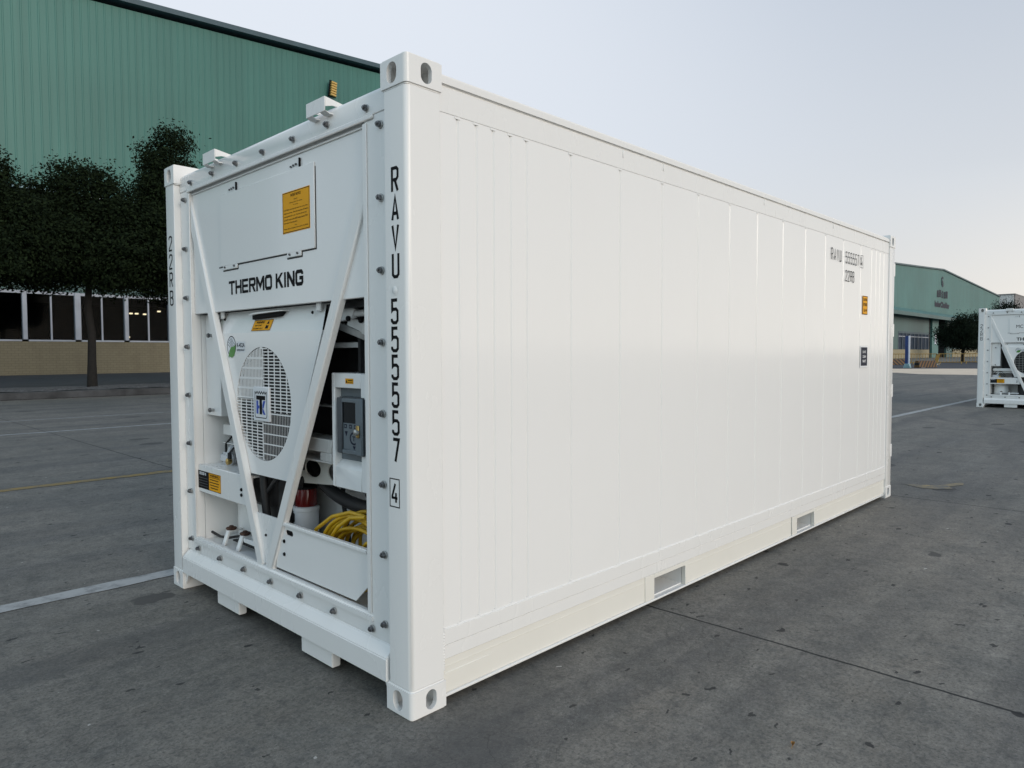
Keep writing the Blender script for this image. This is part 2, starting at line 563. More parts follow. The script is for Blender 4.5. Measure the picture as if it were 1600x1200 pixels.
def foliage_mat(name, c0, c1):
    m, nt, b, N, L = new_mat(name)
    g = N.new('ShaderNodeNewGeometry')
    mx = N.new('ShaderNodeMix')
    mx.data_type = 'RGBA'
    L.new(g.outputs['Random Per Island'], mx.inputs[0])
    mx.inputs[6].default_value = (*c0, 1)
    mx.inputs[7].default_value = (*c1, 1)
    L.new(mx.outputs[2], b.inputs['Base Color'])
    b.inputs['Roughness'].default_value = 0.9
    b.inputs['Specular IOR Level'].default_value = 0.05
    return m


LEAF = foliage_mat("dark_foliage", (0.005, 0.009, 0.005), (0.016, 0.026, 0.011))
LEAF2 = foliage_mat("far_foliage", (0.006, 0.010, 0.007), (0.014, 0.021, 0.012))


def stripe_mat():
    m, nt, b, N, L = new_mat("black_yellow_stripes")
    t = N.new('ShaderNodeTexCoord')
    s = N.new('ShaderNodeSeparateXYZ')
    L.new(t.outputs['Object'], s.inputs[0])
    a = N.new('ShaderNodeMath')
    a.operation = 'SUBTRACT'
    L.new(s.outputs[0], a.inputs[0])
    L.new(s.outputs[2], a.inputs[1])
    d = N.new('ShaderNodeMath')
    d.operation = 'DIVIDE'
    L.new(a.outputs[0], d.inputs[0])
    d.inputs[1].default_value = 0.46
    f = N.new('ShaderNodeMath')
    f.operation = 'FRACT'
    L.new(d.outputs[0], f.inputs[0])
    gt = N.new('ShaderNodeMath')
    gt.operation = 'GREATER_THAN'
    L.new(f.outputs[0], gt.inputs[0])
    gt.inputs[1].default_value = 0.5
    mx = N.new('ShaderNodeMix')
    mx.data_type = 'RGBA'
    L.new(gt.outputs[0], mx.inputs[0])
    mx.inputs[6].default_value = (0.014, 0.014, 0.015, 1)
    mx.inputs[7].default_value = (0.15, 0.075, 0.025, 1)
    L.new(mx.outputs[2], b.inputs['Base Color'])
    b.inputs['Roughness'].default_value = 0.7
    return m


STRIPES = stripe_mat()


def glass_mat():
    m, nt, b, N, L = new_mat("window_glass")
    out = N['Material Output']
    tr = N.new('ShaderNodeBsdfTransparent')
    tr.inputs[0].default_value = (0.72, 0.76, 0.78, 1)
    gl = N.new('ShaderNodeBsdfGlossy')
    gl.inputs['Roughness'].default_value = 0.03
    fr = N.new('ShaderNodeFresnel')
    fr.inputs[0].default_value = 1.13
    mx = N.new('ShaderNodeMixShader')
    L.new(fr.outputs[0], mx.inputs[0])
    L.new(tr.outputs[0], mx.inputs[1])
    L.new(gl.outputs[0], mx.inputs[2])
    L.new(mx.outputs[0], out.inputs[0])
    return m


GLASS = glass_mat()


def emit_mat(name, c, s):
    m, nt, b, N, L = new_mat(name)
    b.inputs['Emission Color'].default_value = (*c, 1)
    b.inputs['Emission Strength'].default_value = s
    return m


DARKPANE = simple('dark_matte_pane', (0.035, 0.05, 0.075), 0.6, spec=0.1, var=0.3, scale=0.7)  # opaque matte dark blue panel in place of clear glass
LAMPLIT = emit_mat("lit_lamp", (1.0, 0.76, 0.46), 1.7)


# ------------------------------------------------------------------ mesh builder
class MB:
    def __init__(self):
        self.bm = bmesh.new()
        self.mats = []

    def mi(self, m):
        if m not in self.mats:
            self.mats.append(m)
        return self.mats.index(m)

    def face(self, pts, m, smooth=False):
        vs = [self.bm.verts.new(p) for p in pts]
        f = self.bm.faces.new(vs)
        f.material_index = self.mi(m)
        return f

    def merge(self, tb, m):
        i = self.mi(m)
        for f in tb.faces:
            f.material_index = i
        me = bpy.data.meshes.new("tmp")
        tb.to_mesh(me)
        tb.free()
        self.bm.from_mesh(me)
        bpy.data.meshes.remove(me)

    def box(self, x0, x1, y0, y1, z0, z1, m, bev=0.0, seg=1):
        tb = bmesh.new()
        bmesh.ops.create_cube(tb, size=1)
        for v in tb.verts:
            v.co = Vector((x0 + (v.co.x + .5) * (x1 - x0), y0 + (v.co.y + .5) * (y1 - y0), z0 + (v.co.z + .5) * (z1 - z0)))
        if bev:
            bmesh.ops.bevel(tb, geom=list(tb.edges), offset=bev, segments=seg, affect='EDGES', clamp_overlap=True)
        self.merge(tb, m)

    def prism(self, pts, axis, a0, a1, m, bev=0.0, seg=1):
        """Closed 2-D outline extruded along an axis ('x','y','z')."""
        def p3(p, a):
            return {'x': (a, p[0], p[1]), 'y': (p[0], a, p[1]), 'z': (p[0], p[1], a)}[axis]
        tb = bmesh.new()
        A = [tb.verts.new(p3(p, a0)) for p in pts]
        B = [tb.verts.new(p3(p, a1)) for p in pts]
        n = len(pts)
        tb.faces.new(A)
        tb.faces.new(B)
        for i in range(n):
            tb.faces.new((A[i], A[(i + 1) % n], B[(i + 1) % n], B[i]))
        bmesh.ops.recalc_face_normals(tb, faces=list(tb.faces))
        if bev:
            bmesh.ops.bevel(tb, geom=list(tb.edges), offset=bev, segments=seg, affect='EDGES', clamp_overlap=True)
        self.merge(tb, m)

    def tube(self, pts, r, m, n=10, cap=True):
        pts = [Vector(p) for p in pts]
        rs = r if isinstance(r, (list, tuple)) else [r] * len(pts)
        tb = bmesh.new()
        rings = []
        up = None
        for i, p in enumerate(pts):
            d = (pts[min(i + 1, len(pts) - 1)] - pts[max(i - 1, 0)]).normalized()
            if up is None:
                up = Vector((0, 0, 1)) if abs(d.z) < 0.9 else Vector((1, 0, 0))
            s = d.cross(up)
            if s.length < 1e-5:
                s = d.orthogonal()
            s.normalize()
            up = s.cross(d).normalized()
            rings.append([tb.verts.new(p + (s * math.cos(k * 2 * math.pi / n) + up * math.sin(k * 2 * math.pi / n)) * rs[i]) for k in range(n)])
        for a, b in zip(rings, rings[1:]):
            for k in range(n):
                tb.faces.new((a[k], a[(k + 1) % n], b[(k + 1) % n], b[k]))
        if cap:
            tb.faces.new(rings[0])
            tb.faces.new(rings[-1])
        bmesh.ops.recalc_face_normals(tb, faces=list(tb.faces))
        self.merge(tb, m)

    def lathe(self, prof, c, m, n=24, axis='z'):
        """prof: list of (radius, height) from the bottom up, about an axis through c."""
        tb = bmesh.new()
        rings = []
        for r, h in prof:
            ring = []
            for k in range(n):
                a = k * 2 * math.pi / n
                u, v = r * math.cos(a), r * math.sin(a)
                o = {'z': (u, v, h), 'x': (h, u, v), 'y': (u, h, v)}[axis]
                ring.append(tb.verts.new((c[0] + o[0], c[1] + o[1], c[2] + o[2])))
            rings.append(ring)
        for a, b in zip(rings, rings[1:]):
            for k in range(n):
                tb.faces.new((a[k], a[(k + 1) % n], b[(k + 1) % n], b[k]))
        tb.faces.new(rings[0])
        tb.faces.new(rings[-1])
        bmesh.ops.recalc_face_normals(tb, faces=list(tb.faces))
        self.merge(tb, m)

    def beam(self, p0, p1, side, w, d, m, bev=0.0):
        """Square bar from p0 to p1; 'side' is the direction of its depth d, w its width."""
        p0, p1 = Vector(p0), Vector(p1)
        a = (p1 - p0)
        ln = a.length
        a.normalize()
        s = Vector(side).normalized()
        t = a.cross(s).normalized()
        s = t.cross(a)
        tb = bmesh.new()
        bmesh.ops.create_cube(tb, size=1)
        for v in tb.verts:
            v.co = p0 + a * ((v.co.x + .5) * ln) + t * (v.co.y * w) + s * (v.co.z * d)
        bmesh.ops.recalc_face_normals(tb, faces=list(tb.faces))
        if bev:
            bmesh.ops.bevel(tb, geom=list(tb.edges), offset=bev, segments=1, affect='EDGES', clamp_overlap=True)
        self.merge(tb, m)

    def sheet(self, pts, m, org, U, V, lift=0.0):
        """One flat face given in (u, v) coordinates of the plane org + u U + v V."""
        U, V, org = Vector(U), Vector(V), Vector(org)
        nrm = U.cross(V).normalized()
        self.face([org + U * p[0] + V * p[1] + nrm * lift for p in pts], m)

    def ring(self, w, h, t, m, org, U, V, lift):
        o = ((0, 0), (w, 0), (w, h), (0, h))
        i = ((t, t), (w - t, t), (w - t, h - t), (t, h - t))
        for k in range(4):
            self.sheet([o[k], o[(k + 1) % 4], i[(k + 1) % 4], i[k]], m, org, U, V, lift)

    def ribbon(self, pts, t, m, org, U, V, lift=0.0, closed=False):
        """Pen stroke of width t along a polyline, mitred."""
        n = len(pts)
        P = [Vector((p[0], p[1])) for p in pts]
        L_, R_ = [], []
        for i in range(n):
            if closed:
                a, b = P[(i - 1) % n], P[(i + 1) % n]
                d0, d1 = (P[i] - a).normalized(), (b - P[i]).normalized()
            else:
                d0 = (P[i] - P[i - 1]).normalized() if i else (P[1] - P[0]).normalized()
                d1 = (P[i + 1] - P[i]).normalized() if i < n - 1 else d0
            n0, n1 = Vector((-d0.y, d0.x)), Vector((-d1.y, d1.x))
            mv = (n0 + n1)
            mv.normalize()
            k = 1 / max(0.45, mv.dot(n1))
            L_.append(P[i] + mv * (t / 2 * k))
            R_.append(P[i] - mv * (t / 2 * k))
        rng = range(n if closed else n - 1)
        for i in rng:
            j = (i + 1) % n
            self.sheet([R_[i], R_[j], L_[j], L_[i]], m, org, U, V, lift)

    def glyphs(self, s, m, org, U, V, h, w, gap, t, lift=0.001, vertical=False):
        """Container-style marking letters drawn with a pen: h high, w wide."""
        x = 0.0
        for ch in s:
            k = 0
            for st in PEN.get(ch, ()):
                pts = [((p[0] / 0.45) * (w - t) + t / 2, p[1] * (h - t) + t / 2) for p in st]
                pts = [(p[0] + (0 if vertical else x), p[1] - (x if vertical else 0)) for p in pts]
                self.ribbon(pts, t, m, org, U, V, lift + 0.0003 * k)
                k += 1
            x += (h if vertical else w) + gap

    def brand(self, s, m, org, U, V, w, h):
        """Heavy squarish capitals fitted to width w."""
        ws = {'I': 0.36, ' ': 0.34, 'M': 1.22}
        tot = sum(ws.get(c, 1.0) for c in s)
        unit = w / (tot + 0.09 * (len(s) - 1))
        x = 0.0
        for ch in s:
            cw = unit * ws.get(ch, 1.0)
            t = h * 0.235
            k = t / cw
            if ch in 'OG':
                pts = [(.14, 1), (0, .86), (0, .14), (.14, 0), (.86, 0), (1, .14)]
                pts = pts + ([(1, .86), (.86, 1)] if ch == 'O' else [(1, .48), (.52, .48)])
                if ch == 'G':
                    pts = [(1, .74), (1, .86), (.86, 1)] + pts
                self.ribbon([(x + p[0] * (cw - t) + t / 2, p[1] * (h - t * .86) + t * .43) for p in pts], t, m, org, U, V, 0.0010, closed=(ch == 'O'))
            else:
                for i, q in enumerate(block_letter(ch, k)):
                    self.sheet([(x + p[0] * cw, p[1] * h) for p in q], m, org, U, V, 0.0010 + 0.0002 * i)
            x += cw + unit * 0.09

    def text(self, s, m, org, U, V, w, h, lift=0.001, bold=0.0):
        """Lettering fitted into a w x h box on a plane."""
        co, faces = text_shape(s, bold)
        U, V, org = Vector(U), Vector(V), Vector(org)
        nrm = U.cross(V).normalized()
        vs = [self.bm.verts.new(org + U * (c[0] * w) + V * (c[1] * h) + nrm * lift) for c in co]
        i = self.mi(m)
        for f in faces:
            try:
                fc = self.bm.faces.new([vs[k] for k in f])
                fc.material_index = i
            except ValueError:
                pass

    def mesh(self, name, smooth=38):
        me = bpy.data.meshes.new(name)
        self.bm.to_mesh(me)
        self.bm.free()
        for m in self.mats:
            me.materials.append(m)
        if smooth:
            me.polygons.foreach_set('use_smooth', [True] * len(me.polygons))
            me.set_sharp_from_angle(angle=R(smooth))
        return me

    def build(self, name, parent=None, loc=None, smooth=38, origin=None):
        if origin is not None:
            bmesh.ops.translate(self.bm, verts=self.bm.verts, vec=-Vector(origin))
        o = bpy.data.objects.new(name, self.mesh(name, smooth))
        col.objects.link(o)
        if parent:
            o.parent = parent
        if loc is not None:
            o.location = loc
        elif origin is not None:
            o.location = origin
        return o


def block_letter(ch, k):
    """Heavy capital as flat pieces in a unit box; k is the stem width."""
    def bx(x0, x1, y0, y1):
        return [(x0, y0), (x1, y0), (x1, y1), (x0, y1)]
    c = 0.19
    if ch == 'T':
        return [bx(0, 1, 1 - c, 1), bx(.5 - k / 2, .5 + k / 2, 0, 1 - c)]
    if ch == 'I':
        return [bx(0.5 - k / 2, 0.5 + k / 2, 0, 1)]
    if ch == 'H':
        return [bx(0, k, 0, 1), bx(1 - k, 1, 0, 1), bx(k, 1 - k, .5 - c / 2, .5 + c / 2)]
    if ch == 'E':
        return [bx(0, k, 0, 1), bx(k, .97, 1 - c, 1), bx(k, .92, .5 - c / 2, .5 + c / 2), bx(k, .97, 0, c)]
    if ch == 'R':
        return [bx(0, k, 0, 1), [(k, 1 - c), (1 - k, 1 - c), (.88, 1), (k, 1)], [(1 - k, 1 - c), (1 - k, .58), (1, .52), (1, .90), (.88, 1)],
                [(k, .40), (.86, .40), (1, .52), (1 - k, .58), (k, .58)], [(.46, .40), (.46 + k * 1.1, .40), (1.02, 0), (1.02 - k * 1.15, 0)]]
    if ch == 'M':
        return [bx(0, k, 0, 1), bx(1 - k, 1, 0, 1), [(k, 1), (k, .62), (.5, .12), (.5, .50)], [(1 - k, 1), (.5, .50), (.5, .12), (1 - k, .62)]]
    if ch == 'N':
        return [bx(0, k, 0, 1), bx(1 - k, 1, 0, 1), [(k, 1), (k, .60), (1 - k, 0), (1 - k, .40)]]
    if ch == 'K':
        return [bx(0, k, 0, 1), [(k, .36), (k, .62), (1 - k * 1.1, 1), (1.02, 1)], [(k + .08, .50), (k + .30, .66), (1.05, 0), (1.05 - k * 1.25, 0)]]
    return []


PEN = {
    'T': [[(0, 1), (.45, 1)], [(.225, .93), (.225, 0)]],
    'H': [[(0, 0), (0, 1)], [(.45, 0), (.45, 1)], [(.07, .5), (.38, .5)]],
    'E': [[(.45, 1), (0, 1), (0, 0), (.45, 0)], [(.07, .5), (.40, .5)]],
    'M': [[(0, 0), (0, 1)], [(.45, 0), (.45, 1)], [(.03, .97), (.225, .35), (.42, .97)]],
    'O': [[(.225, 1), (.10, 1), (0, .90), (0, .10), (.10, 0), (.35, 0), (.45, .10), (.45, .90), (.35, 1), (.225, 1)]],
    'K': [[(0, 0), (0, 1)], [(.43, 1), (.08, .48), (.45, 0)]],
    'I': [[(.225, 0), (.225, 1)]],
    'N': [[(0, 0), (0, 1)], [(.45, 0), (.45, 1)], [(.03, .97), (.42, .03)]],
    'G': [[(.45, .80), (.45, .90), (.35, 1), (.10, 1), (0, .90), (0, .10), (.10, 0), (.45, 0), (.45, .50), (.25, .50)]],
    '2': [[(0, .78), (0, .9), (.1, 1), (.35, 1), (.45, .9), (.45, .66), (0, .10), (0, 0), (.45, 0)]],
    'R': [[(0, 0), (0, 1), (.34, 1), (.45, .91), (.45, .60), (.34, .50), (.09, .50)], [(.24, .46), (.45, 0)]],
    'B': [[(0, 0), (0, 1), (.32, 1), (.43, .92), (.43, .62), (.32, .53), (.09, .53)], [(.32, .49), (.45, .40), (.45, .09), (.34, 0), (.09, 0)]],
    'A': [[(0, 0), (.225, 1), (.45, 0)], [(.11, .28), (.34, .28)]],
    'V': [[(0, 1), (.225, 0), (.45, 1)]],
    'U': [[(0, 1), (0, .10), (.11, 0), (.34, 0), (.45, .10), (.45, 1)]],
    '5': [[(.43, 1), (.03, 1), (.03, .55), (.10, .60), (.34, .60), (.45, .51), (.45, .10), (.34, 0), (.11, 0), (0, .09), (0, .18)]],
    '7': [[(0, 1), (.45, 1), (.17, 0)]],
    '4': [[(.45, .24), (0, .24), (0, .32), (.27, 1)], [(.33, .52), (.33, 0)]],
}

_text_cache = {}


def text_shape(s, bold):
    if (s, bold) in _text_cache:
        return _text_cache[(s, bold)]
    cu = bpy.data.curves.new("t", 'FONT')
    cu.body = s
    cu.offset = bold
    cu.resolution_u = 3
    ob = bpy.data.objects.new("t", cu)
    col.objects.link(ob)
    dg = bpy.context.evaluated_depsgraph_get()
    me = bpy.data.meshes.new_from_object(ob.evaluated_get(dg))
    co = [v.co.copy() for v in me.vertices]
    fs = [tuple(p.vertices) for p in me.polygons]
    bpy.data.objects.remove(ob)
    bpy.data.curves.remove(cu)
    bpy.data.meshes.remove(me)
    if co:
        x0, x1 = min(c.x for c in co), max(c.x for c in co)
        y0, y1 = min(c.y for c in co), max(c.y for c in co)
        co = [((c.x - x0) / max(x1 - x0, 1e-6), (c.y - y0) / max(y1 - y0, 1e-6)) for c in co]
    _text_cache[(s, bold)] = (co, fs)
    return co, fs


def tag(o, label=None, cat=None, group=None, kind=None):
    if label:
        o['label'] = label
    if cat:
        o['category'] = cat
    if group:
        o['group'] = group
    if kind:
        o['kind'] = kind
    return o


def empty(name, loc, rz=0.0):
    o = bpy.data.objects.new(name, None)
    o.empty_display_size = 0.2
    col.objects.link(o)
    o.location = loc
    o.rotation_euler = (0, 0, rz)
    return o


def obj_of(name, me, parent=None):
    o = bpy.data.objects.new(name, me)
    col.objects.link(o)
    if parent:
        o.parent = parent
    return o


def cut(base, cutters):
    """Boolean difference of meshes -> new mesh."""
    ob = bpy.data.objects.new("b", base)
    col.objects.link(ob)
    tmp = [ob]
    for c in cutters:
        co_ = bpy.data.objects.new("c", c)
        col.objects.link(co_)
        tmp.append(co_)
        md = ob.modifiers.new("d", 'BOOLEAN')
        md.operation = 'DIFFERENCE'
        md.solver = 'EXACT'
        md.object = co_
    dg = bpy.context.evaluated_depsgraph_get()
    me = bpy.data.meshes.new_from_object(ob.evaluated_get(dg))
    mats = list(base.materials)
    for o in tmp:
        bpy.data.objects.remove(o)
    me.materials.clear()
    for m in mats:
        me.materials.append(m)
    me.polygons.foreach_set('use_smooth', [True] * len(me.polygons))
    me.set_sharp_from_angle(angle=R(35))
    return me


def oval(cx, cy, w, h, n=28):
    """Stadium outline, straight sides along the longer way."""
    pts = []
    r = min(w, h) / 2
    for k in range(n):
        a = 2 * math.pi * k / n
        x, y = r * math.cos(a), r * math.sin(a)
        if h > w:
            y += (h - w) / 2 * (1 if y > 1e-9 else -1)
        else:
            x += (w - h) / 2 * (1 if x > 1e-9 else -1)
        pts.append((cx + x, cy + y))
    return pts


# ------------------------------------------------------------------ ground and setting
def flat(name, pts, z, m, kind='structure'):
    b = MB()
    b.face([(p[0], p[1], z) for p in pts], m)
    o = b.build(name, smooth=0)
    o['kind'] = kind
    return o


def strip(name, x0, x1, y0, y1, z, m, jitter=0.0, n=1, seed=1):
    """A painted line with slightly uneven edges."""
    rnd = random.Random(seed)
    b = MB()
    xs = [x0 + (x1 - x0) * i / n for i in range(n + 1)]
    lo = [y0 + rnd.uniform(-jitter, jitter) for _ in xs]
    hi = [y1 + rnd.uniform(-jitter, jitter) for _ in xs]
    for i in range(n):
        b.face([(xs[i], lo[i], z), (xs[i + 1], lo[i + 1], z), (xs[i + 1], hi[i + 1], z), (xs[i], hi[i], z)], m)
    o = b.build(name, smooth=0)
    o['kind'] = 'structure'
    return o


flat("ground", [(-1500, -1500), (1500, -1500), (1500, 1500), (-1500, 1500)], 0.0, GROUND)
strip("road_line_white", -12, 52, 2.60, 2.75, 0.004, PWHITE, 0.008, 300, 3)
strip("road_line_yellow", -14, 30, 6.86, 7.02, 0.004, PYEL, 0.012, 160, 4)
strip("road_line_white_far", -14, 45, 13.20, 13.34, 0.004, PWHITE2, 0.010, 120, 5)
strip("road_line_thin", -14, 45, 16.32, 16.42, 0.004, PWHITE2, 0.010, 120, 6)
flat("road_patch_yellow", [(6.84, 0.10), (6.72, -0.10), (6.76, -0.24), (6.90, -0.37), (7.00, -0.30), (7.22, -0.39),
                           (7.40, -0.36), (7.16, -0.24), (7.02, -0.20), (6.93, -0.06)], 0.004, PYEL2)
flat("sunlit_road", [(53.2, 60), (53.2, 13), (50.6, 11.0), (52.0, -60), (74.5, -60), (70.5, 12.0), (66.5, 16.8), (66.0, 24.9), (66.0, 60)], 0.004, SUNLITCON)  # band of sun across the yard, painted as a bright strip
flat("asphalt_road", [(66.5, 24.9), (67.0, 16.8), (71.2, 12.2), (75.5, -60), (420, -60), (420, 24.9)], 0.004, ASPH)
flat("road_line_bend", [(71.2, 15.75), (80, 17.0), (100, 20.9), (101, 21.3), (99.5, 21.2), (79.6, 17.3), (71.1, 16.0)], 0.009, PWHITE)

# kerbed planting strip along the left warehouse, with the dark path behind it
b = MB()
b.box(-60, 50, 25.0, 25.32, 0, 0.24, KERB, 0.02)
tag(b.build("kerb"), kind='structure')
b = MB()
rnd = random.Random(11)
nx, ny = 300, 10
grid = [[(-60 + 110 * i / nx, 25.33 + 3.6 * j / ny, 0.235 + 0.07 * math.sin(math.pi * min(1, j / 4)) * (0.4 + 0.6 * rnd.random()) + 0.03 * rnd.random()) for i in range(nx + 1)] for j in range(ny + 1)]
for j in range(ny):
    for i in range(nx):
        b.face([grid[j][i], grid[j][i + 1], grid[j + 1][i + 1], grid[j + 1][i]], GRAVEL)
tag(b.build("planting_strip", smooth=0), kind='structure')
b = MB()
b.box(-60, 58, 28.95, 49.30, 0, 0.22, SOIL)
tag(b.build("path"), kind='structure')


# ------------------------------------------------------------------ the refrigerated container
CL, CW, CH = 6.058, 2.438, 2.591
NU, NV = (0, -1, 0), (0, 0, 1)        # reading directions on the machinery end
SU, SV = (1, 0, 0), (0, 0, 1)         # reading directions on the long side


def casting_mesh(fx, fy, fz):
    """Corner casting with a stadium hole in each outer face; fx, fy, fz flip it to its corner."""
    L_, W_, H_ = 0.178, 0.162, 0.118
    tb = MB()
    ro = 0.020
    out = [(ro - ro * math.sin(k * math.pi / 12), ro - ro * math.cos(k * math.pi / 12)) for k in range(7)] + [(0, W_), (L_, W_), (L_, 0)]
    tb.prism(out, 'z', 0, H_, WHITE2)
    tm = tb.mesh("cast", 0)
    bme = bmesh.new()
    bme.from_mesh(tm)
    bmesh.ops.remove_doubles(bme, verts=bme.verts, dist=1e-6)
    rim = [e_ for e_ in bme.edges if all(v.co.z < 1e-6 for v in e_.verts) or all(v.co.z > H_ - 1e-6 for v in e_.verts)]
    bmesh.ops.bevel(bme, geom=rim, offset=0.006, segments=2, affect='EDGES')
    bme.to_mesh(tm)
    bme.free()
    cs = []
    c = MB()
    c.box(0.022, L_ - 0.02, 0.022, W_ - 0.02, 0.02, H_ - 0.02, WHITE2)
    cs.append(c.mesh("c1", 0))
    c = MB()                           # end hole
    c.prism(oval(0.089, 0.060, 0.063, 0.082), 'x', -0.05, 0.06, WHITE2)
    cs.append(c.mesh("c2", 0))
    c = MB()                           # side hole
    c.prism(oval(0.100, 0.060, 0.055, 0.080), 'y', -0.05, 0.06, WHITE2)
    cs.append(c.mesh("c3", 0))
    me = cut(tm, cs)
    for v in me.vertices:
        v.co = Vector((CL - v.co.x if fx else v.co.x, CW - v.co.y if fy else v.co.y, CH - v.co.z if fz else v.co.z))
    if (fx + fy + fz) % 2:
        me.flip_normals()
    return me


CASTINGS = [casting_mesh(i, j, k) for i in (0, 1) for j in (0, 1) for k in (0, 1)]

# rib lines of the side wall (distance from the machinery end)
RIBS = [0.271, 0.374, 0.473, 0.578, 0.682, 0.995, 1.400, 1.806, 2.207, 2.609, 3.009, 3.428, 3.840, 4.247, 4.654, 5.087, 5.383, 5.511, 5.623, 5.739]


def side_panel_mb(y0, sgn):
    """Side sheet with shallow pressed ribs; sgn -1 faces -y."""
    b = MB()
    prof = [(0.1725, 0.0)]
    for x in RIBS:
        prof += [(x - 0.007, 0.0), (x - 0.003, -0.006), (x + 0.003, -0.006), (x + 0.010, 0.0)]
    prof.append((CL - 0.1725, 0.0))
    zb, zt = 0.3165, 2.4085
    for (xa, da), (xb, db) in zip(prof, prof[1:]):
        b.face([(xa, y0 + sgn * da, zb), (xb, y0 + sgn * db, zb), (xb, y0 + sgn * db, zt), (xa, y0 + sgn * da, zt)], WHITE)
    # flattened rib ends and the weld bead under them
    for zz, s in ((zb, 1), (zt, -1)):
        pass
        for x in RIBS:
            b.box(x - 0.016, x + 0.016, y0 + min(0, sgn * 0.002), y0 + max(0, sgn * 0.002), zz + (0.0 if s > 0 else -0.010), zz + (0.010 if s > 0 else -0.0), WHITE, 0.001)
    bmesh.ops.remove_doubles(b.bm, verts=b.bm.verts, dist=1e-5)
    return b


def bolt_mesh():
    b = MB()
    b.lathe([(0.0165, 0.0), (0.0165, -0.004), (0.0150, -0.005)], (0, 0, 0), STEEL, 20, 'x')
    b.lathe([(0.0125, -0.005), (0.0125, -0.016), (0.0110, -0.018)], (0, 0, 0), BOLT, 6, 'x')
    b.lathe([(0.0065, -0.018), (0.0065, -0.022), (0.0055, -0.023)], (0, 0, 0), BOLT, 10, 'x')
    return b.mesh("bolt", 30)


BOLTM = bolt_mesh()


def small_bolt(b, x, y, z, r=0.007, m=None):
    b.lathe([(r, 0.0), (r, -0.004), (r * 0.7, -0.007)], (x, y, z), m or BOLT, 8, 'x')


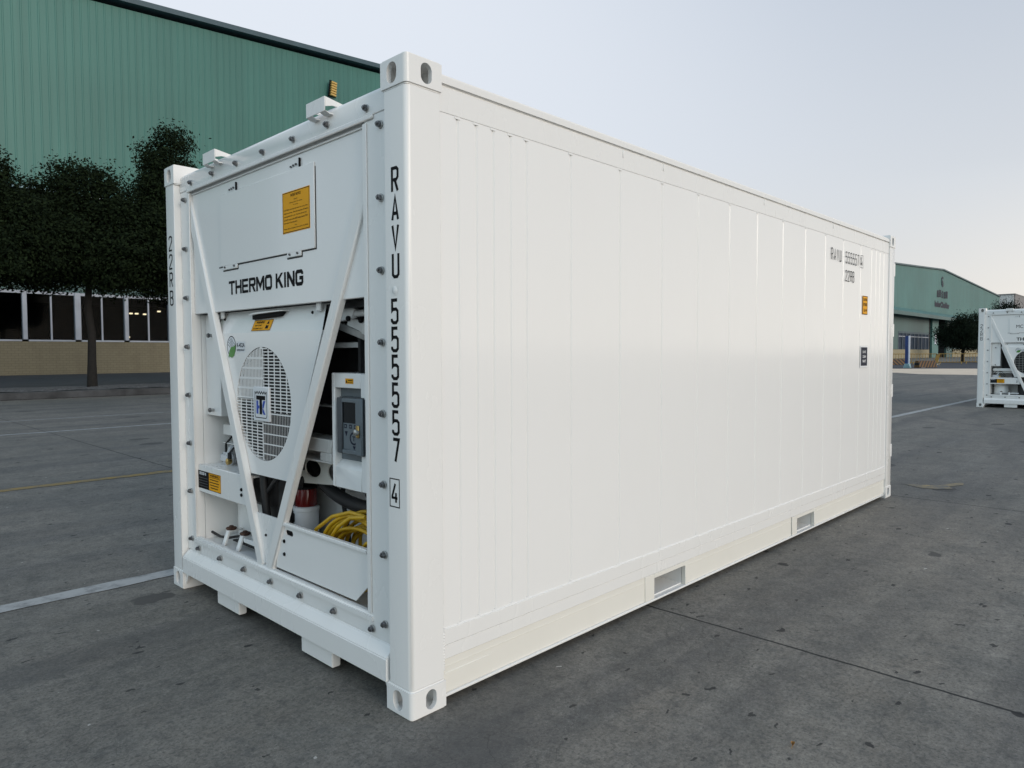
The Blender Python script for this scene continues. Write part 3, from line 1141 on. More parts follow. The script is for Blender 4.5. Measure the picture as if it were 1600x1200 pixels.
def container(name, loc, label, second=False):
    T = tag(empty(name, loc), label, "container", "white refrigerated containers on the yard")
    # -- frame
    for me in CASTINGS:
        obj_of("corner_casting", me, T)
    for fy in (0, 1):
        def Y(v):
            return CW - v if fy else v
        b = MB()
        pts = [(0.004, 0.024), (0.010, 0.010), (0.024, 0.004), (0.172, 0.004), (0.172, 0.012), (0.052, 0.012), (0.052, 0.146), (0.004, 0.146)]
        b.prism([(p[0], Y(p[1])) for p in pts], 'z', 0.1181, CH - 0.1181, WHITE2, 0.003)
        b.build("corner_post", T)
        b = MB()
        pts = [(CL - 0.004, 0.020), (CL - 0.020, 0.004), (CL - 0.172, 0.004), (CL - 0.172, 0.10), (CL - 0.004, 0.10)]
        b.prism([(p[0], Y(p[1])) for p in pts], 'z', 0.1181, CH - 0.1181, WHITE2, 0.003)
        b.build("corner_post", T)
        # long side: top rail, bottom rail with fork pockets
        b = MB()
        s = -1 if fy == 0 else 1
        y = Y(0.004)

        def yb(d0, d1):
            return (y - s * d0, y - s * d1) if s > 0 else (y + d0, y + d1)

        def sbox(bb, x0, x1, d0, d1, z0, z1, m, bev=0.0, seg=1):
            a, c = Y(d0), Y(d1)
            bb.box(x0, x1, min(a, c), max(a, c), z0, z1, m, bev, seg)
        sbox(b, 0.1725, CL - 0.1725, 0.008, 0.11, 2.5095, 2.560, WHITE2, 0.012, 3)
        sbox(b, 0.1725, CL - 0.1725, 0.0130, 0.05, 2.4087, 2.5092, WHITE2, 0.002)
        for xx in (1.42, 1.81, 3.1, 4.4):
            sbox(b, xx, xx + 0.008, 0.009, 0.02, 2.47, 2.509, WHITE2, 0.002)
        b.build("top_rail", T)
        b = MB()
        sbox(b, 0.1725, CL - 0.1725, 0.010, 0.04, 0.250, 0.316, WHITE2, 0.003)
        sbox(b, 0.1725, CL - 0.1725, 0.013, 0.04, 0.191, 0.2495, WHITE2, 0.002)
        segs = [(0.1725, 1.656), (2.115, 3.650), (4.115, CL - 0.21)]
        for xa, xb in segs:
            sbox(b, xa, xb, 0.018, 0.04, 0.048, 0.1905, CREAM, 0.002)
            sbox(b, xa + 0.001, xb - 0.001, 0.016, 0.0178, 0.158, 0.160, CREAM)
        sbox(b, 0.1785, CL - 0.21, 0.006, 0.09, 0.036, 0.0478, WHITE2, 0.003)
        for xa, xb in ((1.747, 2.087), (3.750, 4.093)):
            sbox(b, xa - 0.091, xa, 0.0125, 0.04, 0.048, 0.1905, CREAM, 0.002)
            sbox(b, xb, xb + 0.028, 0.0125, 0.04, 0.048, 0.1905, CREAM, 0.002)
            sbox(b, xa, xb, 0.0115, 0.04, 0.166, 0.1903, CREAM, 0.001)
        sbox(b, CL - 0.21, CL - 0.176, 0.02, 0.05, 0.05, 0.19, CREAM)
        sbox(b, 0.1785, 0.46, 0.0155, 0.03, 0.050, 0.135, CREAM, 0.004)
        b.build("bottom_rail", T)
        b = MB()
        wr = random.Random(21 + fy)
        pth = [(0.178 + i * 0.02, Y(0.0135), 0.317) for i in range(int((CL - 0.356) / 0.02))]
        b.tube(pth, [0.0035 + wr.uniform(-.0012, .0014) for _ in pth], WHITE2, 6)
        pth = [(0.1735, Y(0.0105), 0.150 + i * 0.006) for i in range(30)]
        b.tube(pth, [0.0060 + (0.0018 if i % 2 else -0.0012) + wr.uniform(-.0006, .0006) for i in range(30)], WHITE2, 6)
        pth = [(0.1735, Y(0.0125), 0.335 + i * 0.02) for i in range(103)]
        b.tube(pth, [0.0030 + wr.uniform(-.0008, .0008) for _ in pth], WHITE2, 6)
        b.build("weld_bead", T)
        side_panel_mb(Y(0.015), s).build("side_panel", T, smooth=0)
    for xa, xb in ((1.747, 2.087), (3.750, 4.093)):
        b = MB()
        for z0, z1 in ((0.048, 0.054), (0.166, 0.172)):
            b.box(xa, xb, 0.042, CW - 0.042, z0, z1, WHITE2)
        b.box(xa - 0.006, xa - 0.0005, 0.042, CW - 0.042, 0.048, 0.172, WHITE2)
        b.box(xb + 0.0005, xb + 0.006, 0.042, CW - 0.042, 0.048, 0.172, WHITE2)
        b.build("fork_pocket", T)
    b = MB()
    b.box(0.19, CL - 0.10, 0.06, CW - 0.06, 2.515, 2.552, WHITE)
    b.build("roof", T)
    b = MB()
    b.box(0.62, CL - 0.2, 0.05, CW - 0.05, 0.175, 0.30, WHITE2)
    for i in range(13):
        x = 0.75 + i * 0.40
        if 1.6 < x < 2.2 or 3.6 < x < 4.2:
            continue
        b.box(x, x + 0.05, 0.06, CW - 0.06, 0.06, 0.174, WHITE2)
    b.build("underframe", T)
    # door end (away from the camera)
    for k in (0, 1):
        y0, y1 = (0.11, 1.213) if k == 0 else (1.225, CW - 0.11)
        b = MB()
        b.box(CL - 0.10, CL - 0.03, y0, y1, 0.20, 2.42, WHITE, 0.004)
        d = b.build("door", T)
        for yy in (y0 + 0.3, y1 - 0.3):
            b = MB()
            b.tube([(CL - 0.012, yy, 0.15), (CL - 0.012, yy, 2.46)], 0.016, STEEL, 10)
            b.build("lock_rod", d)
        for i in range(4):
            z = 0.40 + i * 0.60
            b = MB()
            yh = -0.003 if k == 0 else CW - 0.037
            b.box(CL - 0.05, CL + 0.003, yh + 0.006, yh + 0.034, z, z + 0.13, WHITE2, 0.004)
            b.build("hinge", d)
    b = MB()
    b.box(CL - 0.12, CL - 0.01, 0.165, CW - 0.165, 2.44, 2.57, WHITE2, 0.004)
    b.build("door_header", T)
    b = MB()
    b.box(CL - 0.12, CL - 0.01, 0.165, CW - 0.165, 0.05, 0.18, WHITE2, 0.004)
    b.build("door_sill", T)

    # -- machinery end: header, sill, flange
    b = MB()
    b.prism([(0.040, 2.425), (0.040, 2.508), (0.056, 2.528), (0.19, 2.528), (0.19, 2.425)], 'y', 0.150, CW - 0.150, WHITE2, 0.003)
    b.build("front_header", T)
    b = MB()
    b.prism([(0.0, 0.106), (0.0, 0.203), (0.040, 0.246), (0.17, 0.246), (0.17, 0.106)], 'y', 0.1625, CW - 0.1625, WHITE2, 0.004, 2)
    for fy in (0, 1):
        a, c = (0.163, 0.205) if fy == 0 else (CW - 0.163, CW - 0.205)
        b.prism([(a, 0.104), (c, 0.104), (a, 0.03)], 'x', 0.02, 0.035, WHITE2)
    b.build("front_sill", T)
    b = MB()
    FX0, FX1 = 0.043, 0.095
    b.box(FX0, FX1, 0.1465, 0.340, 0.2465, 2.4245, WHITE2, 0.002)
    b.box(FX0, FX1, CW - 0.285, CW - 0.1465, 0.2465, 2.4245, WHITE2, 0.002)
    b.box(FX0, FX1, 0.3402, CW - 0.2852, 0.2465, 0.322, WHITE2, 0.002)
    # rolled inner lip
    b.box(0.034, 0.075, 0.300, CW - 0.250, 0.300, 0.345, WHITE2, 0.012, 3)
    b.box(0.036, 0.0425, 0.318, 0.345, 0.346, 2.40, WHITE2, 0.002)
    b.box(0.036, 0.0425, CW - 0.292, CW - 0.266, 0.346, 2.40, WHITE2, 0.002)
    b.box(0.033, 0.0425, 0.270, CW - 0.262, 2.408, 2.428, WHITE2, 0.004)
    b.build("mounting_flange", T)
    ys = [0.314 + 0.3 * i for i in range(7)]
    zs = [0.324 + i * (2.373 - 0.324) / 7 for i in range(8)]
    spots = [(0.040, y, 2.459) for y in ys] + [(0.040, y, 0.281) for y in ys] + [(0.040, 0.222, z) for z in zs] + [(0.040, 2.215, z) for z in zs]
    for i, (x, y, z) in enumerate(spots):
        o = obj_of("bolt", BOLTM, T)
        o.location = (x, y, z)
        o.rotation_euler = (i * 0.7, 0, 0)
    for y in (0.61, 1.553):
        b = MB()
        b.box(0.022, 0.066, y, y + 0.275, 0.020, 0.106, WHITE2, 0.004, 2)
        b.build("foot", T)
    # lifting brackets on the roof edge
    for y in (0.566, 1.684):
        b = MB()
        w = 0.155
        b.box(-0.004, 0.000, y, y + w, 2.500, 2.563, WHITE2, 0.0015)
        b.prism([(0.0002, 2.502), (0.004, 2.502), (0.022, 2.496), (0.0395, 2.496), (0.0395, 2.492), (0.020, 2.492)], 'y', y, y + 0.045, WHITE2)
        b.prism([(0.0002, 2.502), (0.004, 2.502), (0.022, 2.496), (0.0395, 2.496), (0.0395, 2.492), (0.020, 2.492)], 'y', y + 0.110, y + w, WHITE2)
        for yy in (y, y + w - 0.005):
            b.prism([(0.0002, 2.562), (0.0002, 2.520), (0.035, 2.530), (0.150, 2.530), (0.150, 2.536)], 'y', yy, yy + 0.005, WHITE2)
        b.box(0.060, 0.150, y + 0.0052, y + w - 0.0052, 2.5285, 2.5325, WHITE2)
        b.build("lifting_bracket", T)
    # -- machinery panels
    b = MB()
    b.box(0.060, 0.085, 0.3405, CW - 0.2855, 1.688, 2.424, WHITE, 0.003)
    b.box(0.052, 0.0598, 0.350, CW - 0.295, 2.392, 2.400, WHITE2, 0.002)
    b.build("upper_panel", T)
    # access hatch with latches, hinge tabs and a black strip standing for its shadow gap
    h = MB()
    hy0, hy1, hz0, hz1 = 0.760, 1.764, 1.937, 2.330
    h.box(0.053, 0.0595, hy0, hy1, hz0, hz1, WHITE, 0.002)
    for ya, yb_ in ((0.887, 1.021), (1.564, 1.740)):
        h.box(0.0535, 0.0590, ya, yb_, hz0 - 0.022, hz0 + 0.003, WHITE, 0.002)
        for yy in (ya + 0.03, yb_ - 0.03):
            small_bolt(h, 0.0530, yy, hz0 - 0.008, 0.006)
    H = h.build("access_hatch", T)
    g = MB()
    zz = hz0
    pts = [(hy0 - 0.003, hz1 - 0.02), (hy0 - 0.003, zz - 0.003), (0.884, zz - 0.003), (0.884, zz - 0.026), (1.024, zz - 0.026), (1.024, zz - 0.003),
           (1.561, zz - 0.003), (1.561, zz - 0.026), (1.743, zz - 0.026), (1.743, zz - 0.003), (1.80, zz - 0.003)]
    g.ribbon([(-p[0], p[1]) for p in pts], 0.007, RUBBER, (0.0592, 0, 0), NU, NV, 0.0)
    g.build("shadow_line", H)
    for y in (0.925, 1.595):
        g = MB()
        g.box(0.050, 0.0590, y - 0.040, y - 0.033, 2.330, 2.372, BLACK, 0.001)
        g.build("latch", H)
        g = MB()
        for k in range(3):
            small_bolt(g, 0.0585, y + 0.002 + k * 0.024, 2.349 - 0.002 * k, 0.0055)
        g.build("screws", H)
    if not second:
        g = MB()
        org = (0.0520, 1.053, 2.032)
        W_, H_ = 0.256, 0.197
        g.box(0.0520, 0.0528, 1.053 - W_, 1.053, 2.032, 2.032 + H_, ORANGE)
        g.ring(W_ - 0.006, H_ - 0.006, 0.003, BLACK, (0.052, 1.050, 2.035), NU, NV, 0.0004)

        def ln(s, cx, z, w, hh, bold=0.0):
            g.text(s, BLACK, (0.052, 1.053 - cx + w / 2, 2.032 + z), NU, NV, w, hh, 0.0006, bold)
        ln("PATENT NOTICE", 0.128, 0.170, 0.095, 0.013, 0.02)
        ln("one or", 0.128, 0.152, 0.035, 0.006)
        ln("Patents protect this machine", 0.128, 0.138, 0.120, 0.007)
        ln("in many", 0.128, 0.126, 0.045, 0.006)
        z = 0.106
        for s, w in (("CAUTION unit may start and run at any time", 0.225), ("without warning.  Shut the machine off before", 0.230),
                     ("opening and lock it out.  See the manual and", 0.215), ("DO NOT work on the UNIT unless trained. STAY", 0.228), ("Keep clear of moving parts.", 0.13)):
            g.text(s, BLACK, (0.052, 1.041, 2.032 + z), NU, NV, w, 0.0085, 0.0006, 0.008)
            z -= 0.0155
        ln("Note", 0.128, 0.030, 0.020, 0.006)
        ln("Please refer to the plate on the unit for the full list", 0.128, 0.016, 0.225, 0.008, 0.008)
        g.build("warning_label", H)
    else:
        g = MB()
        g.text("MC", BLACK, (0.053, 1.62, 2.055), NU, NV, 0.145, 0.085, 0.0006)
        g.build("lettering", H)
    b = MB()
    if not second:
        b.brand("THERMO KING", BLACK, (0.060, 1.681, 1.7755), NU, NV, 0.802, 0.0745)
    else:
        b.brand("THERMO KING", BLACK, (0.060, 1.610, 1.735), NU, NV, 0.802, 0.080)
    b.build("lettering", T)
    # braces and gusset
    b = MB()
    b.beam((0.0625, 2.215, 2.425), (0.0625, 1.338, 0.338), (1, 0, 0), 0.066, 0.037, WHITE2, 0.006)
    b.build("brace", T)
    b = MB()
    b.beam((0.0625, 0.222, 2.400), (0.0625, 1.256, 0.338), (1, 0, 0), 0.066, 0.037, WHITE2, 0.006)
    b.build("brace", T)
    b = MB()
    b.prism([(1.45, 0.607), (1.115, 0.607), (1.260, 0.346), (1.345, 0.346)], 'x', 0.066, 0.072, WHITE2)
    small_bolt(b, 0.066, 1.31, 0.50, 0.007, BLACK)
    b.build("gusset", T)

    # -- fan cover
    cy, cz, fr = 1.352, 1.186, 0.300
    fx = 0.080
    poly = [(1.931, 1.566), (0.750, 1.560), (1.096, 0.807), (1.635, 0.803)]
    f = MB()
    tb = bmesh.new()
    n = 64
    outer = []
    for (p, q) in zip(poly, poly[1:] + poly[:1]):
        for k in range(8):
            outer.append((p[0] + (q[0] - p[0]) * k / 8, p[1] + (q[1] - p[1]) * k / 8))
    inner = [(cy + fr * math.cos(2 * math.pi * k / n), cz + fr * math.sin(2 * math.pi * k / n)) for k in range(n)]
    vo = [tb.verts.new((fx, p[0], p[1])) for p in outer]
    vi = [tb.verts.new((fx, p[0], p[1])) for p in inner]
    es = [tb.edges.new((vs[i], vs[(i + 1) % len(vs)])) for vs in (vo, vi) for i in range(len(vs))]
    bmesh.ops.triangle_fill(tb, use_beauty=True, use_dissolve=False, edges=es, normal=(-1, 0, 0))
    bmesh.ops.recalc_face_normals(tb, faces=list(tb.faces))
    if tb.faces and sum(fc.normal.x for fc in tb.faces) > 0:
        bmesh.ops.reverse_faces(tb, faces=list(tb.faces))
    f.merge(tb, WHITE)
    for i in range(n):
        p, q = inner[i], inner[(i + 1) % n]
        f.face([(fx, *p), (fx + 0.02, *p), (fx + 0.02, *q), (fx, *q)], WHITE)
    for (p, q) in zip(poly, poly[1:] + poly[:1]):
        if p[1] > 1.5 and q[1] > 1.5:
            continue
        f.face([(fx, *p), (fx, *q), (fx + 0.06, *q), (fx + 0.06, *p)], WHITE)
    # the top strip leans back, with the hand slot
    tA, tB = (1.875, 1.680), (0.735, 1.684)
    x1 = fx + 0.040
    f.face([(fx, 1.931, 1.566), (fx, 0.750, 1.560), (x1, tB[0] + 0.04, tB[1]), (x1, tA[0], tA[1])], WHITE)
    f.box(x1 - 0.002, x1 + 0.05, 0.74, 1.87, 1.681, 1.6855, WHITE2)
    # hand flap over a dark slot
    bmesh.ops.recalc_face_normals(f.bm, faces=[])
    FC = f.build("fan_cover", T, smooth=30)
    g = MB()
    g.prism([(1.465, 1.632), (1.165, 1.640), (1.140, 1.662), (1.465, 1.655)], 'x', 0.086, 0.112, BLACK, 0.002)
    g.prism([(1.475, 1.6565), (1.120, 1.6645), (1.120, 1.6685), (1.40, 1.668), (1.475, 1.661)], 'x', 0.070, 0.118, WHITE2, 0.001)
    g.build("handle", FC)
    for y in (1.845, 0.800):
        g = MB()
        g.box(0.088, 0.100, y - 0.02, y + 0.02, 1.650, 1.700, WHITE2, 0.004)
        small_bolt(g, 0.088, y - (0.045 if y > 1 else -0.045), 1.645, 0.008, BLACK)
        g.build("clip", FC)
    g = MB()
    g.box(fx + 0.021, fx + 0.06, cy - 0.32, cy + 0.32, cz - 0.32, cz + 0.32, COIL)
    g.build("fan_shroud", FC)
    g = MB()

    def chord(d):
        return math.sqrt(max(0.0, (fr - 0.004) ** 2 - d * d))
    X0, X1 = fx + 0.001, fx + 0.0022
    if not second:
        zl, zr = cz + 0.022, cz - 0.040        # pinwheel: left blocks change here, right blocks there

        def clipbar_h(y0, y1, z, hh, mat=WHITE):
            c = chord(abs(z + hh / 2 - cz))
            a, b_ = max(y0, cy - c), min(y1, cy + c)
            if b_ - a > 0.006:
                g.box(X0, X1, a, b_, z, z + hh, mat)

        def clipbar_v(y, ww, z0, z1, x0=X0 + 0.0004, mat=WHITE):
            c = chord(abs(y + ww / 2 - cy))
            a, b_ = max(z0, cz - c), min(z1, cz + c)
            if b_ - a > 0.004:
                g.box(x0, X1, y, y + ww, a, b_, mat)
        p = 0.0168
        for k in range(40):
            z = cz - fr + k * p
            if z > zr:
                clipbar_h(cy - fr, cy - 0.004, z, 0.0056)
            if z < zl:
                clipbar_h(cy, cy + fr, z, 0.0056)
        for k in range(0, 6):
            clipbar_v(cy - 0.010 - k * 0.062, 0.010, zr, cz + fr)
            clipbar_v(cy + 0.000 + k * 0.062, 0.010, cz - fr, zl)
        for k in range(0, 6):
            clipbar_h(cy, cy + fr, zl + k * 0.0535, 0.011)
            clipbar_h(cy - fr, cy + 0.0, zr - 0.011 - k * 0.0535, 0.0065)
        q = 0.0165
        for k in range(19):
            clipbar_v(cy + 0.008 + k * q, 0.0100, zl, cz + fr)
            clipbar_v(cy - 0.008 - k * q, 0.0019, cz - fr, zr)
        g.sheet([(-fr + 0.002, 0.010), (-0.004, 0.010), (-0.004, fr - 0.03), (-fr * 0.72, fr * 0.68), (-fr + 0.01, 0.06)], STEEL, (fx + 0.016, cy, cz), NU, NV, 0.0)
        g.build("grille", FC)
        # maker's badge on the hub: zigzag-topped frame with a black T over blue strokes
        g = MB()
        bw, bh = 0.172, 0.180
        g.box(fx - 0.010, fx + 0.004, cy - bw / 2, cy + bw / 2, cz - bh / 2, cz + bh / 2, LABELW, 0.003)
        o3 = (fx - 0.010, cy + bw / 2, cz - bh / 2)
        zg = [(0.022 + i * 0.0128, 0.150 + (0.0065 if i % 2 == 0 else -0.0065)) for i in range(11)]
        g.ribbon([(0.022, 0.155), (0.020, 0.030), (0.028, 0.018), (0.144, 0.018), (0.152, 0.030), (0.150, 0.155)], 0.0042, BLACK, o3, NU, NV, 0.0008)
        g.ribbon(zg, 0.0052, BLACK, o3, NU, NV, 0.0012)
        g.sheet([(0.036, 0.112), (0.136, 0.112), (0.136, 0.134), (0.036, 0.134)], BLACK, o3, NU, NV, 0.0008)
        g.sheet([(0.072, 0.036), (0.100, 0.036), (0.100, 0.112), (0.072, 0.112)], BLACK, o3, NU, NV, 0.0008)
        g.sheet([(0.037, 0.038), (0.058, 0.038), (0.058, 0.108), (0.037, 0.108)], BLUE, o3, NU, NV, 0.0008)
        g.sheet([(0.058, 0.066), (0.069, 0.066), (0.069, 0.082), (0.058, 0.082)], BLUE, o3, NU, NV, 0.0008)
        g.sheet([(0.104, 0.066), (0.113, 0.066), (0.137, 0.036), (0.115, 0.036), (0.104, 0.050)], BLUE, o3, NU, NV, 0.0008)
        g.sheet([(0.104, 0.068), (0.104, 0.084), (0.114, 0.108), (0.137, 0.108), (0.119, 0.074), (0.113, 0.068)], BLUE, o3, NU, NV, 0.0008)
        g.build("badge", FC)
        # orange warning label on the leaning strip
        g = MB()
        A, B_, C_, D_ = [Vector(q_) for q_ in ((fx + 0.0005, 1.468, 1.5715), (fx + 0.0005, 1.262, 1.5715), (fx + 0.0195, 1.250, 1.628), (fx + 0.0195, 1.458, 1.628))]
        nn = (B_ - A).cross(D_ - A).normalized()
        U_, V_ = (B_ - A).normalized(), (D_ - A).normalized()
        lw, lh = (B_ - A).length, (D_ - A).length
        g.face([q_ + nn * 0.001 for q_ in (A, B_, C_, D_)], ORANGE)
        g.ring(lw, lh, 0.002, BLACK, A, U_, V_, 0.0014)
        g.text("WARNING", BLACK, A + U_ * 0.03 + V_ * 0.040, U_, V_, 0.090, 0.014, 0.0016, 0.03)
        g.text("MAY START", BLACK, A + U_ * 0.028 + V_ * 0.025, U_, V_, 0.075, 0.009, 0.0016, 0.02)
        g.text("AUTOMATICALLY", BLACK, A + U_ * 0.014 + V_ * 0.008, U_, V_, 0.110, 0.009, 0.0016, 0.02)
        g.sheet([(0.150, 0.036), (0.178, 0.036), (0.164, 0.056)], BLACK, A, U_, V_, 0.0016)
        g.sheet([(0.146, 0.010), (0.180, 0.010), (0.176, 0.030), (0.160, 0.026), (0.150, 0.032)], BLACK, A, U_, V_, 0.0016)
        g.build("warning_label", FC)
    else:
        for k in range(10):
            clip_z = cz - fr + 0.03 + k * 0.06
            c = chord(abs(clip_z - cz))
            g.box(X0, X1, cy - c, cy + c, clip_z, clip_z + 0.004, STEEL)
        for k in range(8):
            yy = cy - fr + 0.04 + k * 0.075
            c = chord(abs(yy - cy))
            g.box(X0 + 0.011, X1 + 0.010, yy, yy + 0.004, cz - c, cz + c, STEEL)
        g.build("grille", FC)
    # refrigerant label: globe with a green leaf
    g = MB()
    ly, lz = 1.708, 1.492
    if second:
        ly = 1.57
    o4 = (fx, ly, lz)
    disc = [(0.052 * math.cos(2 * math.pi * k / 32), 0.056 * math.sin(2 * math.pi * k / 32)) for k in range(32)]
    g.sheet(disc, LABELW, o4, NU, NV, 0.0006)
    g.ribbon(disc, 0.005, NAVY, o4, NU, NV, 0.0010, closed=True)
    for k in range(5):
        off = -0.02 + k * 0.017
        pts = [(-0.043 + i * 0.0145, off + 0.030 - 0.011 * i + 0.006 * math.sin(i)) for i in range(7)]
        pts = [p_ for p_ in pts if (p_[0] / 0.05) ** 2 + (p_[1] / 0.053) ** 2 < 1 and p_[1] > -0.008]
        if len(pts) > 1:
            g.ribbon(pts, 0.003, NAVY, o4, NU, NV, 0.0012)
    g.sheet([(-0.038, -0.056), (-0.026, -0.024), (-0.004, -0.004), (0.030, 0.000), (0.050, 0.010), (0.048, -0.026), (0.034, -0.052), (0.004, -0.064), (-0.026, -0.055), (-0.034, -0.066)], GREENV, o4, NU, NV, 0.0018)
    g.sheet([(0.064, -0.034), (0.168, -0.034), (0.168, 0.026), (0.064, 0.026)], GREYP if False else LABELW, o4, NU, NV, 0.0006)
    g.text("R-452A", NAVY, (fx, ly - 0.068, lz - 0.006), NU, NV, 0.094, 0.024, 0.0012, 0.02)
    g.text("REFRIGERANT", NAVY, (fx, ly - 0.068, lz - 0.027), NU, NV, 0.094, 0.012, 0.0012, 0.01)
    g.build("refrigerant_label", FC)

    # -- inside the machinery bay
    b = MB()
    b.box(0.096, 0.60, 2.150, 2.180, 0.30, 1.687, WHITE)          # left cheek
    b.box(0.096, 0.60, 0.30, 0.3395, 0.30, 1.687, WHITE)          # right cheek
    b.box(0.096, 0.60, 0.34, 2.1495, 0.30, 0.322, WHITE)          # floor
    b.box(0.60, 0.615, 0.30, 2.18, 0.30, 2.40, WHITE)             # back wall
    b.box(0.300, 0.60, 1.56, 2.1495, 0.640, 0.768, WHITE)
    b.lathe([(0.170, 0.3225), (0.170, 0.600), (0.150, 0.630), (0.08, 0.639)], (0.395, 1.955, 0), WHITE, 40)   # receiver tank
    b.box(0.44, 0.599, 0.3400, 1.5595, 0.3225, 0.905, WHITE)      # lower back casing
    b.build("machinery_bay", T)
    b = MB()
    b.box(0.34, 0.599, 0.3402, 1.945, 0.910, 1.687, COIL)
    b.box(0.120, 0.599, 0.3402, 1.945, 1.660, 1.687, COIL)
    b.box(0.20, 0.339, 0.62, 0.64, 0.95, 1.65, COIL)
    b.build("condenser_coil", T)
    b = MB()
    b.box(0.120, 0.50, 1.951, 2.1495, 1.081, 1.686, WHITE, 0.003)
    for z in (1.56, 1.115):
        b.tube([(0.118, 2.055, z), (0.100, 2.055, z)], 0.010, STEEL, 10)
        b.lathe([(0.014, 0), (0.014, -0.006), (0.010, -0.012)], (0.100, 2.055, z), BOLT, 8, 'x')
    b.build("side_box", T)
    b = MB()
    b.box(0.200, 0.330, 0.885, 2.118, 0.955, 1.022, WHITE2, 0.004)
    b.box(0.200, 0.330, 0.885, 2.118, 0.902, 0.910, WHITE2, 0.002)
    b.box(0.200, 0.330, 0.886, 0.990, 0.911, 0.954, WHITE2, 0.003)
    b.box(0.300, 0.330, 1.0, 2.118, 0.911, 0.954, WHITE2)
    b.build("support_rail", T)
    b = MB()
    b.box(0.250, 0.330, 0.3402, 1.10, 1.478, 1.505, WHITE2, 0.003)
    small_bolt(b, 0.250, 0.93, 1.495, 0.010, BLACK)
    b.box(0.248, 0.252, 0.990, 0.998, 1.482, 1.500, BLACK)
    b.box(0.270, 0.330, 0.75, 1.15, 1.176, 1.184, WHITE2)
    b.build("coil_rail", T)
    # plate with lightening holes below the rail
    tb = MB()
    tb.prism([(1.42, 0.745), (0.34, 0.835), (0.34, 0.9005), (1.42, 0.9005)], 'x', 0.250, 0.258, CREAM)
    cs = []
    for yc in (1.150, 0.925, 1.33):
        c = MB()
        c.prism([(yc + 0.080 * math.cos(2 * math.pi * k / 28), 0.847 + 0.046 * math.sin(2 * math.pi * k / 28)) for k in range(28)], 'x', 0.2, 0.3, CREAM)
        cs.append(c.mesh("h", 0))
    o = obj_of("perforated_plate", cut(tb.mesh("plate", 0), cs), T)
    b = MB()
    b.box(0.060, 0.100, 1.515, 2.1490, 0.620, 0.786, WHITE2, 0.004)
    b.box(0.1002, 0.299, 1.515, 2.1490, 0.770, 0.782, WHITE2)
    for z in (0.705, 0.675):
        small_bolt(b, 0.060, 1.575, z, 0.010, BLACK)
    BE = b.build("cross_beam", T)
    g = MB()
    o5 = (0.060, 2.163, 0.645)
    g.box(0.0588, 0.0596, 2.001, 2.163, 0.645, 0.750, BLACK)
    g.box(0.0588, 0.0596, 1.840, 2.0005, 0.645, 0.750, ORANGE)
    o5 = (0.0588, 2.163, 0.645)
    g.ring(0.323, 0.105, 0.003, BLACK, o5, NU, NV, 0.0003)
    g.sheet([(0.03, 0.082), (0.10, 0.082), (0.10, 0.098), (0.03, 0.098)], LABELW, o5, NU, NV, 0.0005)
    g.text("R-452A", BLACK, (0.0588, 2.163 - 0.036, 0.645 + 0.085), NU, NV, 0.058, 0.010, 0.0008, 0.02)
    g.sheet([(0.112, 0.082), (0.122, 0.082), (0.122, 0.098), (0.112, 0.098)], LABELW, o5, NU, NV, 0.0005)
    g.text("WARNING !", BLACK, (0.0588, 2.163 - 0.172, 0.645 + 0.084), NU, NV, 0.140, 0.014, 0.0006, 0.03)
    for k, w_ in enumerate((0.10, 0.12, 0.13, 0.12)):
        g.sheet([(0.235 - w_ / 2, 0.016 + k * 0.016), (0.235 + w_ / 2, 0.016 + k * 0.016), (0.235 + w_ / 2, 0.021 + k * 0.016), (0.235 - w_ / 2, 0.021 + k * 0.016)], BLACK, o5, NU, NV, 0.0006)
        g.sheet([(0.018, 0.014 + k * 0.016), (0.145, 0.014 + k * 0.016), (0.145, 0.017 + k * 0.016), (0.018, 0.017 + k * 0.016)], GREYD, o5, NU, NV, 0.0006)
    g.sheet([(0.166, 0.078), (0.320, 0.078), (0.320, 0.081), (0.166, 0.081)], BLACK, o5, NU, NV, 0.0006)
    g.build("warning_label", BE)
    # compressor mounts on the bay floor
    for y in (1.92, 1.74):
        b = MB()
        b.prism([(0.100, 0.3225), (0.112, 0.3225), (0.142, 0.398), (0.142, 0.410), (0.130, 0.410)], 'y', y - 0.018, y + 0.018, WHITE2, 0.002)
        b.box(0.136, 0.2145, y - 0.020, y + 0.020, 0.398, 0.408, WHITE2, 0.002)
        b.lathe([(0.026, 0.408), (0.032, 0.416), (0.028, 0.422), (0.014, 0.424), (0.012, 0.432)], (0.152, y, 0), RUST, 16)
        b.build("compressor_mount", T)
    b = MB()
    b.box(0.130, 0.145, 1.54, 1.715, 0.372, 0.398, WHITE2, 0.003)
    b.box(0.150, 0.215, 1.54, 1.90, 0.345, 0.352, RUBBER)
    b.build("mount_rail", T)
    b = MB()
    for (r0, pts_) in ((0.008, [(0.13, 2.14, 0.36), (0.14, 2.05, 0.345), (0.15, 1.96, 0.35), (0.17, 1.86, 0.375), (0.18, 1.78, 0.36), (0.19, 1.60, 0.345)]),
                       (0.006, [(0.20, 2.02, 0.79), (0.19, 2.00, 0.86), (0.20, 1.95, 0.90), (0.22, 1.90, 0.86), (0.23, 1.86, 0.80)]),
                       (0.007, [(0.21, 2.10, 0.80), (0.20, 2.08, 0.90), (0.22, 2.02, 0.96), (0.24, 1.93, 0.93), (0.24, 1.85, 0.84)])):
        b = MB()
        b.tube(pts_, r0, RUBBER, 8)
        b.build("cable", T)
    b = MB()
    b.lathe([(0.11, 0.34), (0.13, 0.36), (0.13, 0.74), (0.10, 0.80)], (0.30, 1.46, 0), RUBBER, 24)
    b.box(0.16, 0.43, 1.40, 1.70, 0.60, 0.895, RUBBER, 0.02)
